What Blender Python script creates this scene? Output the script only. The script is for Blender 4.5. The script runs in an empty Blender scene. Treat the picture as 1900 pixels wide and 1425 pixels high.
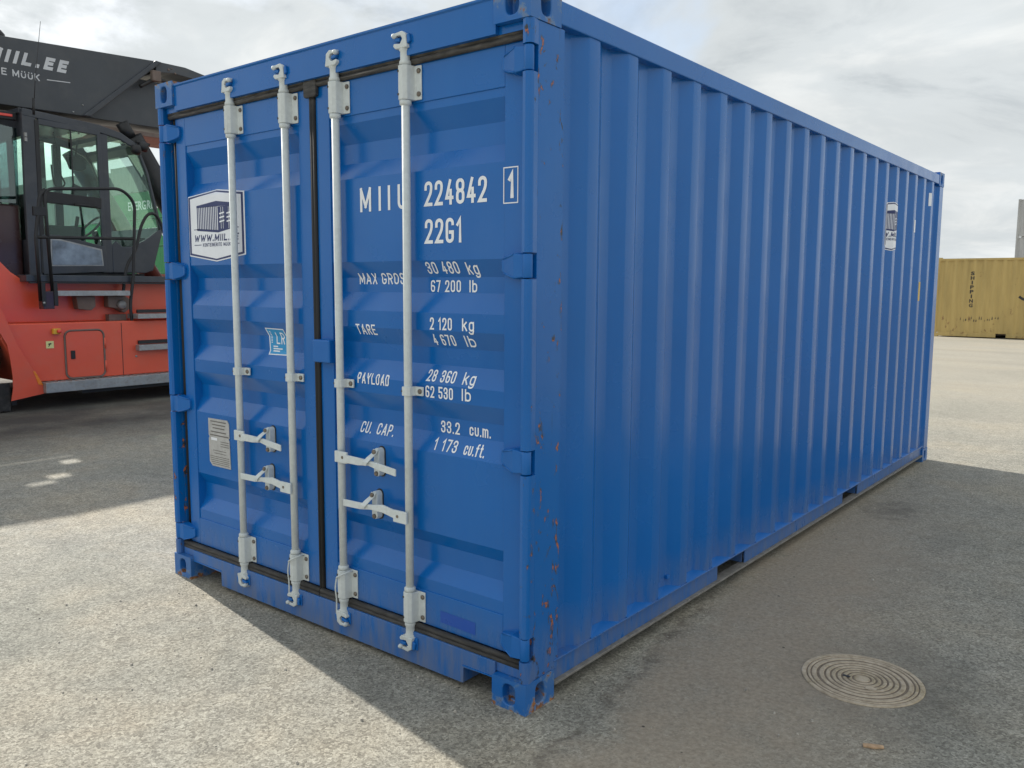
import bpy, bmesh, math, random
from mathutils import Vector, Matrix
random.seed(7)
S = bpy.context.scene
COL = S.collection
R = math.radians

# ---------------------------------------------------------------- camera
cam_d = bpy.data.cameras.new('camera'); cam = bpy.data.objects.new('camera', cam_d); COL.objects.link(cam)
cr = Vector((0.7786938, 0.62738294, 0.00515828)); cu = Vector((-0.0765021, 0.08678601, 0.99328526)); cf = Vector((-0.62272256, 0.7738597, -0.11557584))
M = Matrix((cr, cu, -cf)).transposed().to_4x4(); M.translation = Vector((1.78517, -2.30698, 1.5728))
cam.matrix_world = M
cam_d.sensor_fit = 'HORIZONTAL'; cam_d.sensor_width = 36; cam_d.lens = 29.411
cam_d.clip_start = 0.05; cam_d.clip_end = 3000
S.camera = cam
S.render.resolution_x = 1024; S.render.resolution_y = 768

# ---------------------------------------------------------------- sun and sky
SUN_EL = R(34.6); SUN_H = Vector((-0.988, 0.157)).normalized()
to_sun = Vector((SUN_H.x*math.cos(SUN_EL), SUN_H.y*math.cos(SUN_EL), math.sin(SUN_EL)))
sd = bpy.data.lights.new('sun', 'SUN'); so = bpy.data.objects.new('sun', sd); COL.objects.link(so)
sd.energy = 3.15; sd.angle = R(0.6); sd.color = (1.0, 0.955, 0.88)
so.rotation_euler = (-to_sun).to_track_quat('-Z', 'Y').to_euler(); so.location = (-12, 3, 14)

S.view_settings.view_transform = 'Standard'; S.view_settings.look = 'None'
S.view_settings.exposure = 1.0; S.view_settings.gamma = 1.0; S.view_settings.use_curve_mapping = False

def world():
    w = bpy.data.worlds.new('World'); S.world = w; w.use_nodes = True
    nt = w.node_tree; nt.nodes.clear(); N = nt.nodes.new; L = nt.links.new
    out = N('ShaderNodeOutputWorld'); bg = N('ShaderNodeBackground'); bg.inputs['Strength'].default_value = 0.1
    sky = N('ShaderNodeTexSky'); sky.sky_type = 'NISHITA'; sky.sun_disc = False
    sky.sun_elevation = SUN_EL; sky.sun_rotation = math.atan2(SUN_H.x, SUN_H.y)
    sky.air_density = 1.0; sky.dust_density = 1.5
    tc = N('ShaderNodeTexCoord'); sep = N('ShaderNodeSeparateXYZ'); L(tc.outputs['Generated'], sep.inputs[0])
    def math_(op, a, b=None, clamp=False):
        n = N('ShaderNodeMath'); n.operation = op; n.use_clamp = clamp
        for i, q in enumerate((a, b)):
            if q is None: continue
            if isinstance(q, (int, float)): n.inputs[i].default_value = q
            else: L(q, n.inputs[i])
        return n.outputs[0]
    zc = math_('MAXIMUM', sep.outputs[2], 0.0); zd = math_('ADD', zc, 0.22)
    px = math_('DIVIDE', sep.outputs[0], zd); py = math_('DIVIDE', sep.outputs[1], zd)
    cmb = N('ShaderNodeCombineXYZ'); L(px, cmb.inputs[0]); L(py, cmb.inputs[1])
    mp = N('ShaderNodeMapping'); L(cmb.outputs[0], mp.inputs[0]); mp.inputs['Location'].default_value = (5.3, 2.9, 0.4)
    def noise(scale, det, rough, dist):
        n = N('ShaderNodeTexNoise'); n.inputs['Scale'].default_value = scale; n.inputs['Detail'].default_value = det
        n.inputs['Roughness'].default_value = rough; n.inputs['Distortion'].default_value = dist; L(mp.outputs[0], n.inputs['Vector']); return n.outputs[0]
    def ramp(fac, stops):
        r = N('ShaderNodeValToRGB'); e = r.color_ramp.elements
        while len(e) < len(stops): e.new(0.5)
        for k, (p, c) in zip(e, stops): k.position = p; k.color = c if len(c) == 4 else (*c, 1)
        r.color_ramp.interpolation = 'EASE'; L(fac, r.inputs[0]); return r.outputs[0]
    cover = ramp(noise(1.1, 9, 0.56, 0.25), [(0.35, (0.55,)*3), (0.48, (1, 1, 1))])
    shade = ramp(noise(1.9, 11, 0.6, 0.55), [(0.30, (0.30, 0.318, 0.33)), (0.47, (0.385, 0.40, 0.405)), (0.66, (0.455, 0.46, 0.455))])
    fine = ramp(noise(0.55, 5, 0.5, 0.2), [(0.36, (0.74,)*3), (0.62, (1.03,)*3)])
    m1 = N('ShaderNodeMix'); m1.data_type = 'RGBA'; m1.blend_type = 'MULTIPLY'; m1.inputs[0].default_value = 1
    L(shade, m1.inputs[6]); L(fine, m1.inputs[7])
    sc = N('ShaderNodeMix'); sc.data_type = 'RGBA'; sc.blend_type = 'MULTIPLY'; sc.inputs[0].default_value = 1
    L(m1.outputs[2], sc.inputs[6]); sc.inputs[7].default_value = (12.1, 12.35, 12.45, 1)
    mx = N('ShaderNodeMix'); mx.data_type = 'RGBA'; L(cover, mx.inputs[0]); L(sky.outputs[0], mx.inputs[6]); L(sc.outputs[2], mx.inputs[7])
    L(mx.outputs[2], bg.inputs['Color']); L(bg.outputs[0], out.inputs[0])
world()

# ---------------------------------------------------------------- materials
class NT:
    def __init__(s, name):
        s.m = bpy.data.materials.new(name); s.m.use_nodes = True; s.t = s.m.node_tree; s.t.nodes.clear()
        s.out = s.n('ShaderNodeOutputMaterial'); s.geo = s.n('ShaderNodeNewGeometry'); s.pos = s.geo.outputs['Position']
    def n(s, k): return s.t.nodes.new(k)
    def l(s, a, b): s.t.links.new(a, b)
    def val(s, q, sock):
        if isinstance(q, (int, float)): sock.default_value = q
        elif isinstance(q, (tuple, list)): sock.default_value = tuple(q) if len(q) != 3 or sock.type == 'VECTOR' else (*q, 1)
        else: s.l(q, sock)
    def math(s, op, a, b=None, clamp=False):
        n = s.n('ShaderNodeMath'); n.operation = op; n.use_clamp = clamp; s.val(a, n.inputs[0])
        if b is not None: s.val(b, n.inputs[1])
        return n.outputs[0]
    def vec(s, scale=(1, 1, 1), loc=(0, 0, 0)):
        m = s.n('ShaderNodeMapping'); s.l(s.pos, m.inputs[0]); m.inputs['Scale'].default_value = scale; m.inputs['Location'].default_value = loc; return m.outputs[0]
    def noise(s, scale, det=4, rough=0.5, dist=0, vec=None):
        n = s.n('ShaderNodeTexNoise'); s.l(vec or s.pos, n.inputs['Vector']); n.inputs['Scale'].default_value = scale
        n.inputs['Detail'].default_value = det; n.inputs['Roughness'].default_value = rough; n.inputs['Distortion'].default_value = dist; return n.outputs[0]
    def voro(s, scale, feature='F1', vec=None, out=0):
        n = s.n('ShaderNodeTexVoronoi'); n.feature = feature; s.l(vec or s.pos, n.inputs['Vector']); n.inputs['Scale'].default_value = scale; return n.outputs[out]
    def ramp(s, fac, stops, interp='LINEAR'):
        r = s.n('ShaderNodeValToRGB'); e = r.color_ramp.elements; r.color_ramp.interpolation = interp
        while len(e) < len(stops): e.new(0.5)
        for k, (p, c) in zip(e, stops):
            k.position = p; c = (c, c, c) if isinstance(c, (int, float)) else c; k.color = (*c, 1)
        s.l(fac, r.inputs[0]); return r.outputs[0]
    def mix(s, f, a, b, mode='MIX'):
        n = s.n('ShaderNodeMix'); n.data_type = 'RGBA'; n.blend_type = mode
        s.val(f, n.inputs[0]); s.val(a, n.inputs[6]); s.val(b, n.inputs[7]); return n.outputs[2]
    def sep(s):
        n = s.n('ShaderNodeSeparateXYZ'); s.l(s.pos, n.inputs[0]); return n.outputs
    def mr(s, v, a, b, c=0.0, d=1.0):
        n = s.n('ShaderNodeMapRange'); s.val(v, n.inputs[0]); n.inputs[1].default_value = a; n.inputs[2].default_value = b; n.inputs[3].default_value = c; n.inputs[4].default_value = d; return n.outputs[0]
    def bsdf(s, color, rough=0.5, metal=0.0, bump=None, bdist=0.001, bstr=1.0, coat=0.0, spec=0.5):
        b = s.n('ShaderNodeBsdfPrincipled'); s.val(color, b.inputs['Base Color']); s.val(rough, b.inputs['Roughness']); s.val(metal, b.inputs['Metallic'])
        b.inputs['Coat Weight'].default_value = coat; b.inputs['Coat Roughness'].default_value = 0.12; b.inputs['Specular IOR Level'].default_value = spec
        if bump is not None:
            k = s.n('ShaderNodeBump'); k.inputs['Distance'].default_value = bdist; k.inputs['Strength'].default_value = bstr; s.l(bump, k.inputs['Height']); s.l(k.outputs[0], b.inputs['Normal'])
        s.l(b.outputs[0], s.out.inputs[0]); return s.m

def simple(name, c, rough=0.5, metal=0.0, var=0.12, scale=6.0, coat=0.0, grime=None):
    t = NT(name); f = t.noise(scale, 5, 0.6)
    lo = tuple(max(0, k*(1-var)) for k in c); hi = tuple(min(1, k*(1+var)) for k in c)
    col = t.ramp(f, [(0.3, lo), (0.7, hi)])
    if grime:
        g = t.ramp(t.noise(scale*3.1, 7, 0.65), [(0.48, 0.0), (0.75, grime[1])]); col = t.mix(g, col, grime[0])
    r = t.mr(t.noise(scale*2.3, 4), 0.3, 0.7, max(0.02, rough-0.07), min(1, rough+0.07))
    return t.bsdf(col, r, metal, bump=t.noise(scale*9, 3), bdist=0.0006, bstr=0.25, coat=coat)

BLUE = (0.0006, 0.122, 0.43)
def blue_paint(name, dust=True, wear=0.0, rough=0.20):
    t = NT(name); x, y, z = t.sep()
    streak = t.noise(3.0, 6, 0.6, vec=t.vec((3.0, 3.0, 0.35)))
    f = t.noise(1.1, 4, 0.55)
    col = t.ramp(f, [(0.3, tuple(k*0.93 for k in BLUE)), (0.7, tuple(k*1.08 for k in BLUE))])
    fade = t.math('MULTIPLY', t.ramp(streak, [(0.40, 0.0), (0.80, 1.0)]), 0.22)
    col = t.mix(fade, col, (0.02, 0.16, 0.45))
    # faint scuffs
    sc = t.ramp(t.noise(14, 8, 0.7, 0.6, vec=t.vec((1, 1, 2.4))), [(0.66, 0.0), (0.74, 1.0)])
    col = t.mix(t.math('MULTIPLY', sc, 0.24), col, (0.05, 0.22, 0.48))
    rr = t.mr(t.noise(5, 4), 0.3, 0.7, rough-0.04, rough+0.10)
    if dust:
        low = t.math('MULTIPLY', t.mr(z, 0.02, 0.34, 1.0, 0.0), t.mr(t.noise(7, 7, 0.65, vec=t.vec((4, 4, 0.7))), 0.28, 0.72))
        low = t.math('MULTIPLY', low, 0.75, True)
        col = t.mix(low, col, (0.20, 0.19, 0.17))
        rr = t.math('ADD', rr, t.math('MULTIPLY', low, 0.5))
    if wear > 0:
        # chips through to primer and steel, streaky and stronger towards the back edge of the post
        ch = t.noise(24, 7, 0.64, 0.5, vec=t.vec((1.2, 1.2, 0.62)))
        zone = t.noise(2.7, 2, 0.5, vec=t.vec((1.6, 1.6, 1.0), (0.3, 0.9, 0.2)))
        edge = t.math('MAXIMUM', t.mr(y, 0.10, 0.20, 0.0, 0.085), t.mr(t.math('ABSOLUTE', t.math('SUBTRACT', y, 0.075)), 0.0, 0.06, 0.05, 0.0))
        hgt = t.math('ADD', t.mr(z, 0.25, 1.35, 0.065, -0.02), t.mr(z, 1.7, 2.3, 0.0, 0.03))
        amt = t.math('ADD', t.math('ADD', ch, t.math('MULTIPLY', t.math('SUBTRACT', zone, 0.5), 0.26)), t.math('ADD', edge, hgt))
        amt = t.math('ADD', amt, wear-1.0)
        m1 = t.ramp(amt, [(0.735, 0.0), (0.75, 1.0)]); m2 = t.ramp(amt, [(0.77, 0.0), (0.785, 1.0)])
        prim = t.ramp(t.noise(31, 3), [(0.44, (0.035, 0.04, 0.05)), (0.50, (0.48, 0.15, 0.07)), (0.62, (0.34, 0.11, 0.06))])
        col = t.mix(m1, col, (0.03, 0.07, 0.16)); col = t.mix(m2, col, prim)
        rr = t.math('ADD', rr, t.math('MULTIPLY', m1, 0.3))
        dark = t.ramp(t.noise(22, 7, 0.65, 0.2, vec=t.vec((2.2, 2.2, 0.16), (7, 2, 1))), [(0.66, 0.0), (0.70, 1.0)])
        dark = t.math('MULTIPLY', dark, t.mr(y, 0.10, 0.19, 0.0, 0.8)); col = t.mix(dark, col, (0.012, 0.05, 0.13))
    wav = t.math('ADD', t.math('MULTIPLY', t.noise(9, 3, vec=t.vec((1, 1, 0.6))), 0.35), t.noise(2.1, 3, 0.5, vec=t.vec((1, 1, 0.7))))
    return t.bsdf(col, rr, 0.0, bump=wav, bdist=0.012, bstr=0.16, spec=0.46)

MAT = {}
MAT['blue'] = blue_paint('blue_paint')
MAT['blue_post'] = blue_paint('blue_paint_worn', wear=1.085)
MAT['blue_hw'] = blue_paint('blue_paint_hardware', dust=False, rough=0.4)

def casting_mat():
    t = NT('blue_casting'); x, y, z = t.sep()
    n1 = t.noise(16, 8, 0.68, 0.3); col = t.mix(t.ramp(t.noise(5, 5), [(0.35, 0.0), (0.7, 0.6)]), BLUE, (0.08, 0.17, 0.34))
    bias = t.math('MAXIMUM', t.mr(z, 0.0, 0.05, 0.13, 0.0), t.mr(z, 2.49, 2.6, 0.0, 0.08))
    bias = t.math('ADD', bias, t.math('MULTIPLY', t.mr(y, 0.0, 0.02, 0.0, 0.06), t.mr(y, 5.7, 5.8, 1.0, 0.0)))
    a = t.math('ADD', n1, bias)
    rust = t.ramp(t.noise(40, 5, 0.6), [(0.35, (0.10, 0.045, 0.02)), (0.55, (0.33, 0.14, 0.05)), (0.7, (0.38, 0.26, 0.16))])
    m = t.ramp(a, [(0.66, 0.0), (0.70, 1.0)]); sc = t.ramp(a, [(0.58, 0.0), (0.63, 0.6)])
    col = t.mix(sc, col, (0.16, 0.24, 0.34)); col = t.mix(m, col, rust)
    return t.bsdf(col, t.mix(m, 0.42 and (0.42,)*3, (0.85,)*3), 0.0, bump=n1, bdist=0.003, bstr=0.35)
MAT['casting'] = casting_mat()

def galv(name, c=(0.64, 0.685, 0.68)):
    t = NT(name); v = t.voro(70, 'F1', out=1)
    hsv = t.n('ShaderNodeRGBToBW'); t.l(v, hsv.inputs[0])
    col = t.ramp(hsv.outputs[0], [(0.2, tuple(k*0.95 for k in c)), (0.8, tuple(min(1, k*1.03) for k in c))])
    g = t.ramp(t.noise(9, 7, 0.65, vec=t.vec((2, 2, 0.8))), [(0.52, 0.0), (0.78, 0.22)]); col = t.mix(g, col, (0.33, 0.34, 0.33))
    x, y, z = t.sep(); low = t.math('MULTIPLY', t.mr(z, 0.05, 0.5, 0.45, 0.0), t.noise(20, 5)); col = t.mix(low, col, (0.24, 0.22, 0.18))
    return t.bsdf(col, t.mr(t.noise(25, 4), 0.3, 0.7, 0.58, 0.72), 0.0, bump=t.noise(60, 3), bdist=0.0008, bstr=0.2, spec=0.3)
MAT['galv'] = galv('galvanised_steel')

def rubber():
    t = NT('door_rubber'); x, y, z = t.sep()
    n = t.noise(18, 7, 0.65, vec=t.vec((0.6, 1, 2.0)))
    dirt = t.math('ADD', t.mr(z, 0.0, 0.30, 0.85, 0.0), t.mr(z, 2.3, 2.45, 0.0, 0.75))
    dirt = t.math('MULTIPLY', dirt, t.ramp(n, [(0.25, 0.35), (0.7, 1.0)]), True)
    dc = t.ramp(t.noise(34, 5, vec=t.vec((0.5, 1, 3.0))), [(0.35, (0.07, 0.064, 0.055)), (0.7, (0.21, 0.195, 0.17))])
    col = t.mix(dirt, (0.013, 0.013, 0.014), dc)
    return t.bsdf(col, 0.68, 0.0, bump=n, bdist=0.002, bstr=0.3)
MAT['rubber'] = rubber()
MAT['white'] = simple('white_vinyl', (0.84, 0.87, 0.92), 0.4, var=0.05, scale=9)
MAT['white_ink'] = simple('white_lettering', (0.86, 0.88, 0.90), 0.45, var=0.05, scale=12)
MAT['navy'] = simple('navy_print', (0.010, 0.024, 0.125), 0.4, var=0.1)
MAT['cyan'] = simple('light_blue_print', (0.02, 0.30, 0.62), 0.4, var=0.08)
MAT['patch'] = simple('fresh_blue_patch', (0.004, 0.075, 0.40), 0.3, var=0.05)
MAT['plate'] = simple('data_plate_metal', (0.50, 0.50, 0.49), 0.5, 0.2, var=0.12, scale=20, grime=((0.26, 0.25, 0.23), 0.5))
MAT['ink'] = simple('dark_print', (0.03, 0.028, 0.027), 0.6)
MAT['grey_ink'] = simple('engraved_grey', (0.15, 0.14, 0.13), 0.6)
MAT['dark_hole'] = simple('dark_bolt', (0.025, 0.022, 0.02), 0.6)
MAT['bolt'] = simple('weathered_bolt', (0.20, 0.17, 0.14), 0.5, 0.6, var=0.3, scale=60)
MAT['flange'] = simple('dusty_steel', (0.21, 0.20, 0.185), 0.9, var=0.25, scale=14, grime=((0.09, 0.08, 0.07), 0.8))
MAT['yellow_lbl'] = simple('yellow_label', (0.62, 0.42, 0.05), 0.45)
MAT['red'] = simple('machine_red', (0.72, 0.098, 0.045), 0.38, var=0.07, scale=1.2, coat=0.15, grime=((0.45, 0.20, 0.14), 0.18))
MAT['charcoal'] = simple('machine_charcoal', (0.036, 0.042, 0.052), 0.36, var=0.10, scale=1.5, grime=((0.12, 0.12, 0.115), 0.25))
MAT['boom'] = simple('boom_charcoal', (0.046, 0.053, 0.062), 0.42, var=0.12, scale=0.9, grime=((0.12, 0.115, 0.11), 0.28))
MAT['black'] = simple('black_plastic', (0.012, 0.012, 0.013), 0.5)
MAT['tyre'] = simple('tyre_rubber', (0.022, 0.022, 0.022), 0.8, grime=((0.10, 0.09, 0.08), 0.4))
MAT['tread'] = simple('tread_plate_grey', (0.34, 0.35, 0.35), 0.5, 0.5, var=0.15, scale=8, grime=((0.25, 0.21, 0.17), 0.7))
MAT['brownbox'] = simple('dusty_brown_steel', (0.16, 0.12, 0.10), 0.7, var=0.2)
MAT['hood'] = simple('dark_maroon_hood', (0.055, 0.028, 0.026), 0.28, var=0.25, scale=1.1)
MAT['silver'] = simple('silver_decal', (0.55, 0.56, 0.57), 0.4, var=0.12, scale=2)
MAT['orange'] = simple('orange_reflector', (0.80, 0.22, 0.02), 0.3)
MAT['warm_yellow'] = simple('switch_yellow', (0.70, 0.42, 0.04), 0.45, grime=((0.3, 0.15, 0.05), 0.5))
MAT['pale_lbl'] = simple('pale_yellow_label', (0.70, 0.68, 0.30), 0.5)
MAT['redlamp'] = simple('red_lens', (0.75, 0.07, 0.05), 0.25)
MAT['kick'] = simple('cloudy_kick_glass', (0.20, 0.25, 0.31), 0.35, var=0.45, scale=5)
MAT['seat'] = simple('dark_seat_fabric', (0.018, 0.026, 0.028), 0.8)
MAT['lampglass'] = simple('lamp_face', (0.25, 0.25, 0.24), 0.15)
MAT['signwhite'] = simple('barrier_white', (0.75, 0.74, 0.72), 0.5)
MAT['signred'] = simple('barrier_red', (0.65, 0.05, 0.035), 0.5)
MAT['tanwood'] = simple('yellow_post_paint', (0.55, 0.36, 0.06), 0.6, grime=((0.2, 0.12, 0.05), 0.5))
MAT['tanwood2'] = simple('dry_wood', (0.45, 0.30, 0.18), 0.8, var=0.3, scale=60)
MAT['pinkorange'] = simple('faded_orange_paint', (0.55, 0.20, 0.09), 0.6)

def glass(name, tint, refl=0.10):
    t = NT(name); tr = t.n('ShaderNodeBsdfTransparent'); tr.inputs[0].default_value = (*tint, 1)
    gl = t.n('ShaderNodeBsdfGlossy'); gl.inputs['Roughness'].default_value = 0.02; gl.inputs[0].default_value = (0.9, 1, 0.97, 1)
    fr = t.n('ShaderNodeFresnel'); fr.inputs[0].default_value = 1.5
    f = t.math('ADD', t.math('MULTIPLY', fr.outputs[0], 0.38), refl*0.2, True)
    mx = t.n('ShaderNodeMixShader'); t.l(f, mx.inputs[0]); t.l(tr.outputs[0], mx.inputs[1]); t.l(gl.outputs[0], mx.inputs[2]); t.l(mx.outputs[0], t.out.inputs[0]); return t.m
MAT['glass'] = glass('tinted_cab_glass', (0.86, 0.965, 0.925), 0.06)
MAT['glass_dark'] = glass('dark_cab_glass', (0.40, 0.50, 0.52), 0.5)

def ground_mat():
    t = NT('worn_asphalt'); x, y, z = t.sep()
    v = t.voro(105, 'F1', out=1); bw = t.n('ShaderNodeRGBToBW'); t.l(v, bw.inputs[0])
    g1 = t.noise(150, 3, 0.6)
    stones = t.ramp(bw.outputs[0], [(0.15, (0.20, 0.188, 0.158)), (0.45, (0.305, 0.29, 0.246)), (0.70, (0.37, 0.353, 0.30)), (0.95, (0.465, 0.445, 0.38))])
    pits = t.ramp(g1, [(0.36, 0.0), (0.50, 1.0)])
    col = t.mix(pits, t.mix(0.55, stones, (0.075, 0.069, 0.06)), stones)
    mid = t.ramp(t.noise(9, 6, 0.62), [(0.3, 0.85), (0.7, 1.12)]); col = t.mix(1.0, col, mid, 'MULTIPLY')
    big = t.ramp(t.noise(0.55, 6, 0.58, 0.3), [(0.3, (0.80, 0.83, 0.84)), (0.5, (1.0, 1.0, 1.0)), (0.72, (1.16, 1.08, 0.97))]); col = t.mix(1.0, col, big, 'MULTIPLY')
    hue = t.ramp(t.noise(2.3, 7, 0.62, 0.4), [(0.30, (0.82, 0.83, 0.83)), (0.46, (0.98, 0.98, 0.965)), (0.56, (1.02, 1.005, 0.97)), (0.72, (1.07, 1.01, 0.94))]); col = t.mix(t.mr(y, 9.0, 5.0, 0.15, 0.9), col, hue, 'MULTIPLY')
    # darker bitumen round the manhole
    dd = t.n('ShaderNodeVectorMath'); dd.operation = 'DISTANCE'; t.l(t.vec((1.0, 1.0, 0)), dd.inputs[0]); dd.inputs[1].default_value = (0.90, 1.10, 0)
    bit = t.math('MULTIPLY', t.mr(t.math('ADD', dd.outputs['Value'], t.math('MULTIPLY', t.math('SUBTRACT', t.noise(3.5, 7, 0.65), 0.5), 0.55)), 0.22, 0.55, 0.62, 0.0), t.ramp(t.noise(16, 6, 0.65), [(0.3, 0.55), (0.6, 1.0)])); col = t.mix(bit, col, (0.10, 0.095, 0.082))
    # tyre-worn lanes running across the yard
    lane = t.ramp(t.noise(1.0, 7, 0.6, 0.2, vec=t.vec((0.035, 0.9, 1))), [(0.36, 0.80), (0.5, 1.0), (0.66, 1.06)]); far = t.mr(y, 6.0, 13.0)
    col = t.mix(far, col, t.mix(1.0, col, lane, 'MULTIPLY'))
    col = t.mix(t.math('MULTIPLY', far, 0.55), col, (0.335, 0.305, 0.248))
    # shade under and beside the machine, darkened into the asphalt colour
    under_shade = t.math('MULTIPLY', t.mr(x, -6.2, -7.8), t.mr(x, -15, -13)); under_shade = t.math('MULTIPLY', under_shade, t.ramp(t.noise(0.8, 5, 0.6), [(0.25, 0.45), (0.6, 1.0)]))
    col = t.mix(t.math('MULTIPLY', under_shade, 0.88), col, (0.035, 0.034, 0.035))
    # brown silt washed along the right side of the container
    wob = t.math('MULTIPLY', t.math('SUBTRACT', t.noise(1.7, 6, 0.6), 0.5), 0.75)
    xs = t.math('ADD', t.math('ADD', x, t.math('MULTIPLY', y, 0.135)), wob)
    silt = t.math('MULTIPLY', t.mr(xs, 0.17, 0.34), t.mr(xs, 1.35, 0.75)); silt = t.math('MULTIPLY', silt, t.mr(y, 5.2, 2.6)); silt = t.math('MULTIPLY', silt, t.mr(y, -1.3, -0.2))
    silt = t.math('MULTIPLY', silt, t.ramp(t.noise(6, 6, 0.6), [(0.3, 0.68), (0.6, 1.0)]))
    sc = t.ramp(t.noise(45, 6, 0.65), [(0.3, (0.245, 0.198, 0.148)), (0.55, (0.35, 0.292, 0.222)), (0.75, (0.43, 0.365, 0.285))])
    col = t.mix(t.math('MULTIPLY', silt, 0.80), col, sc)
    seam = t.math('ABSOLUTE', t.math('SUBTRACT', t.math('ADD', t.math('ADD', x, t.math('MULTIPLY', y, 0.135)), t.math('MULTIPLY', t.math('SUBTRACT', t.noise(3.2, 8, 0.72), 0.5), 0.42)), 0.205))
    seamm = t.math('MULTIPLY', t.mr(seam, 0.004, 0.045, 0.9, 0.0), t.math('MULTIPLY', t.mr(y, 3.2, 1.2), t.ramp(t.noise(8, 6, 0.7), [(0.42, 0.0), (0.62, 0.75)])))
    col = t.mix(seamm, col, (0.085, 0.070, 0.056))
    # dark damp spill under the second pocket and small dark specks
    d2 = t.n('ShaderNodeVectorMath'); d2.operation = 'DISTANCE'; t.l(t.vec((1.0, 0.62, 0)), d2.inputs[0]); d2.inputs[1].default_value = (0.26, 2.45, 0)
    spill = t.math('MULTIPLY', t.mr(t.math('ADD', d2.outputs['Value'], t.math('MULTIPLY', t.math('SUBTRACT', t.noise(7, 8, 0.7), 0.5), 0.75)), 0.04, 0.22, 0.38, 0.0), 1.0); col = t.mix(spill, col, (0.06, 0.052, 0.045))
    sp = t.voro(5.2, 'F1'); spk = t.mr(sp, 0.028, 0.04, 0.85, 0.0); col = t.mix(spk, col, (0.025, 0.022, 0.02))
    h = t.math('ADD', t.math('MULTIPLY', bw.outputs[0], 0.7), t.math('ADD', g1, t.math('MULTIPLY', t.noise(30, 5), 1.5)))
    h = t.math('SUBTRACT', h, t.math('MULTIPLY', seamm, 2.0))
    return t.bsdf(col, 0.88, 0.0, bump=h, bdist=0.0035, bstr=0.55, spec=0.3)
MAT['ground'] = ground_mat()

def old_paint(name, c, rust_amt=0.0, rough=0.55):
    t = NT(name); x, y, z = t.sep()
    st = t.noise(2.2, 6, 0.6, vec=t.vec((2.5, 2.5, 0.3)))
    col = t.ramp(st, [(0.3, tuple(k*0.82 for k in c)), (0.7, tuple(min(1, k*1.10) for k in c))])
    if rust_amt:
        rn = t.noise(3.6, 8, 0.68, 0.2, vec=t.vec((1.3, 1.3, 0.8)))
        rb = t.math('ADD', rn, t.math('ADD', t.mr(z, 0.15, 0.9, rust_amt, 0.0), t.mr(z, 2.42, 2.60, 0.0, rust_amt*1.1)))
        rm = t.ramp(rb, [(0.655, 0.0), (0.72, 0.9)]); col = t.mix(rm, col, t.ramp(t.noise(12, 4), [(0.4, (0.14, 0.06, 0.025)), (0.65, (0.30, 0.17, 0.07))]))
    return t.bsdf(col, rough, 0.0, bump=st, bdist=0.004, bstr=0.15)
MAT['yellow'] = old_paint('faded_yellow_paint', (0.48, 0.35, 0.125), 0.10)
MAT['green'] = old_paint('green_container_paint', (0.035, 0.24, 0.085))
MAT['greygreen'] = old_paint('grey_container_paint', (0.27, 0.30, 0.29))
MAT['tan'] = old_paint('tan_container_paint', (0.42, 0.33, 0.19))
MAT['rustred'] = old_paint('maroon_container_paint', (0.22, 0.06, 0.04))
MAT['whitec'] = old_paint('white_container_paint', (0.44, 0.44, 0.43))
MAT['iron'] = None
def iron():
    t = NT('cast_iron_cover'); n = t.noise(30, 6, 0.65)
    col = t.ramp(n, [(0.3, (0.31, 0.25, 0.175)), (0.55, (0.48, 0.40, 0.295)), (0.75, (0.57, 0.49, 0.375))])
    sand = t.ramp(t.noise(5, 5, 0.6), [(0.52, 0.0), (0.66, 0.7)]); col = t.mix(sand, col, t.ramp(t.noise(120, 2), [(0.35, (0.24, 0.185, 0.10)), (0.7, (0.44, 0.37, 0.24))]))
    return t.bsdf(col, 0.7, 0.15, bump=n, bdist=0.002, bstr=0.4)
MAT['iron'] = iron()
MAT['groove'] = simple('dirt_in_grooves', (0.17, 0.135, 0.098), 0.9, var=0.3, scale=40)
MAT['stone'] = simple('pale_stone', (0.40, 0.37, 0.32), 0.85, var=0.55, scale=45)
MAT['gasketgrey'] = MAT['rubber']

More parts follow.
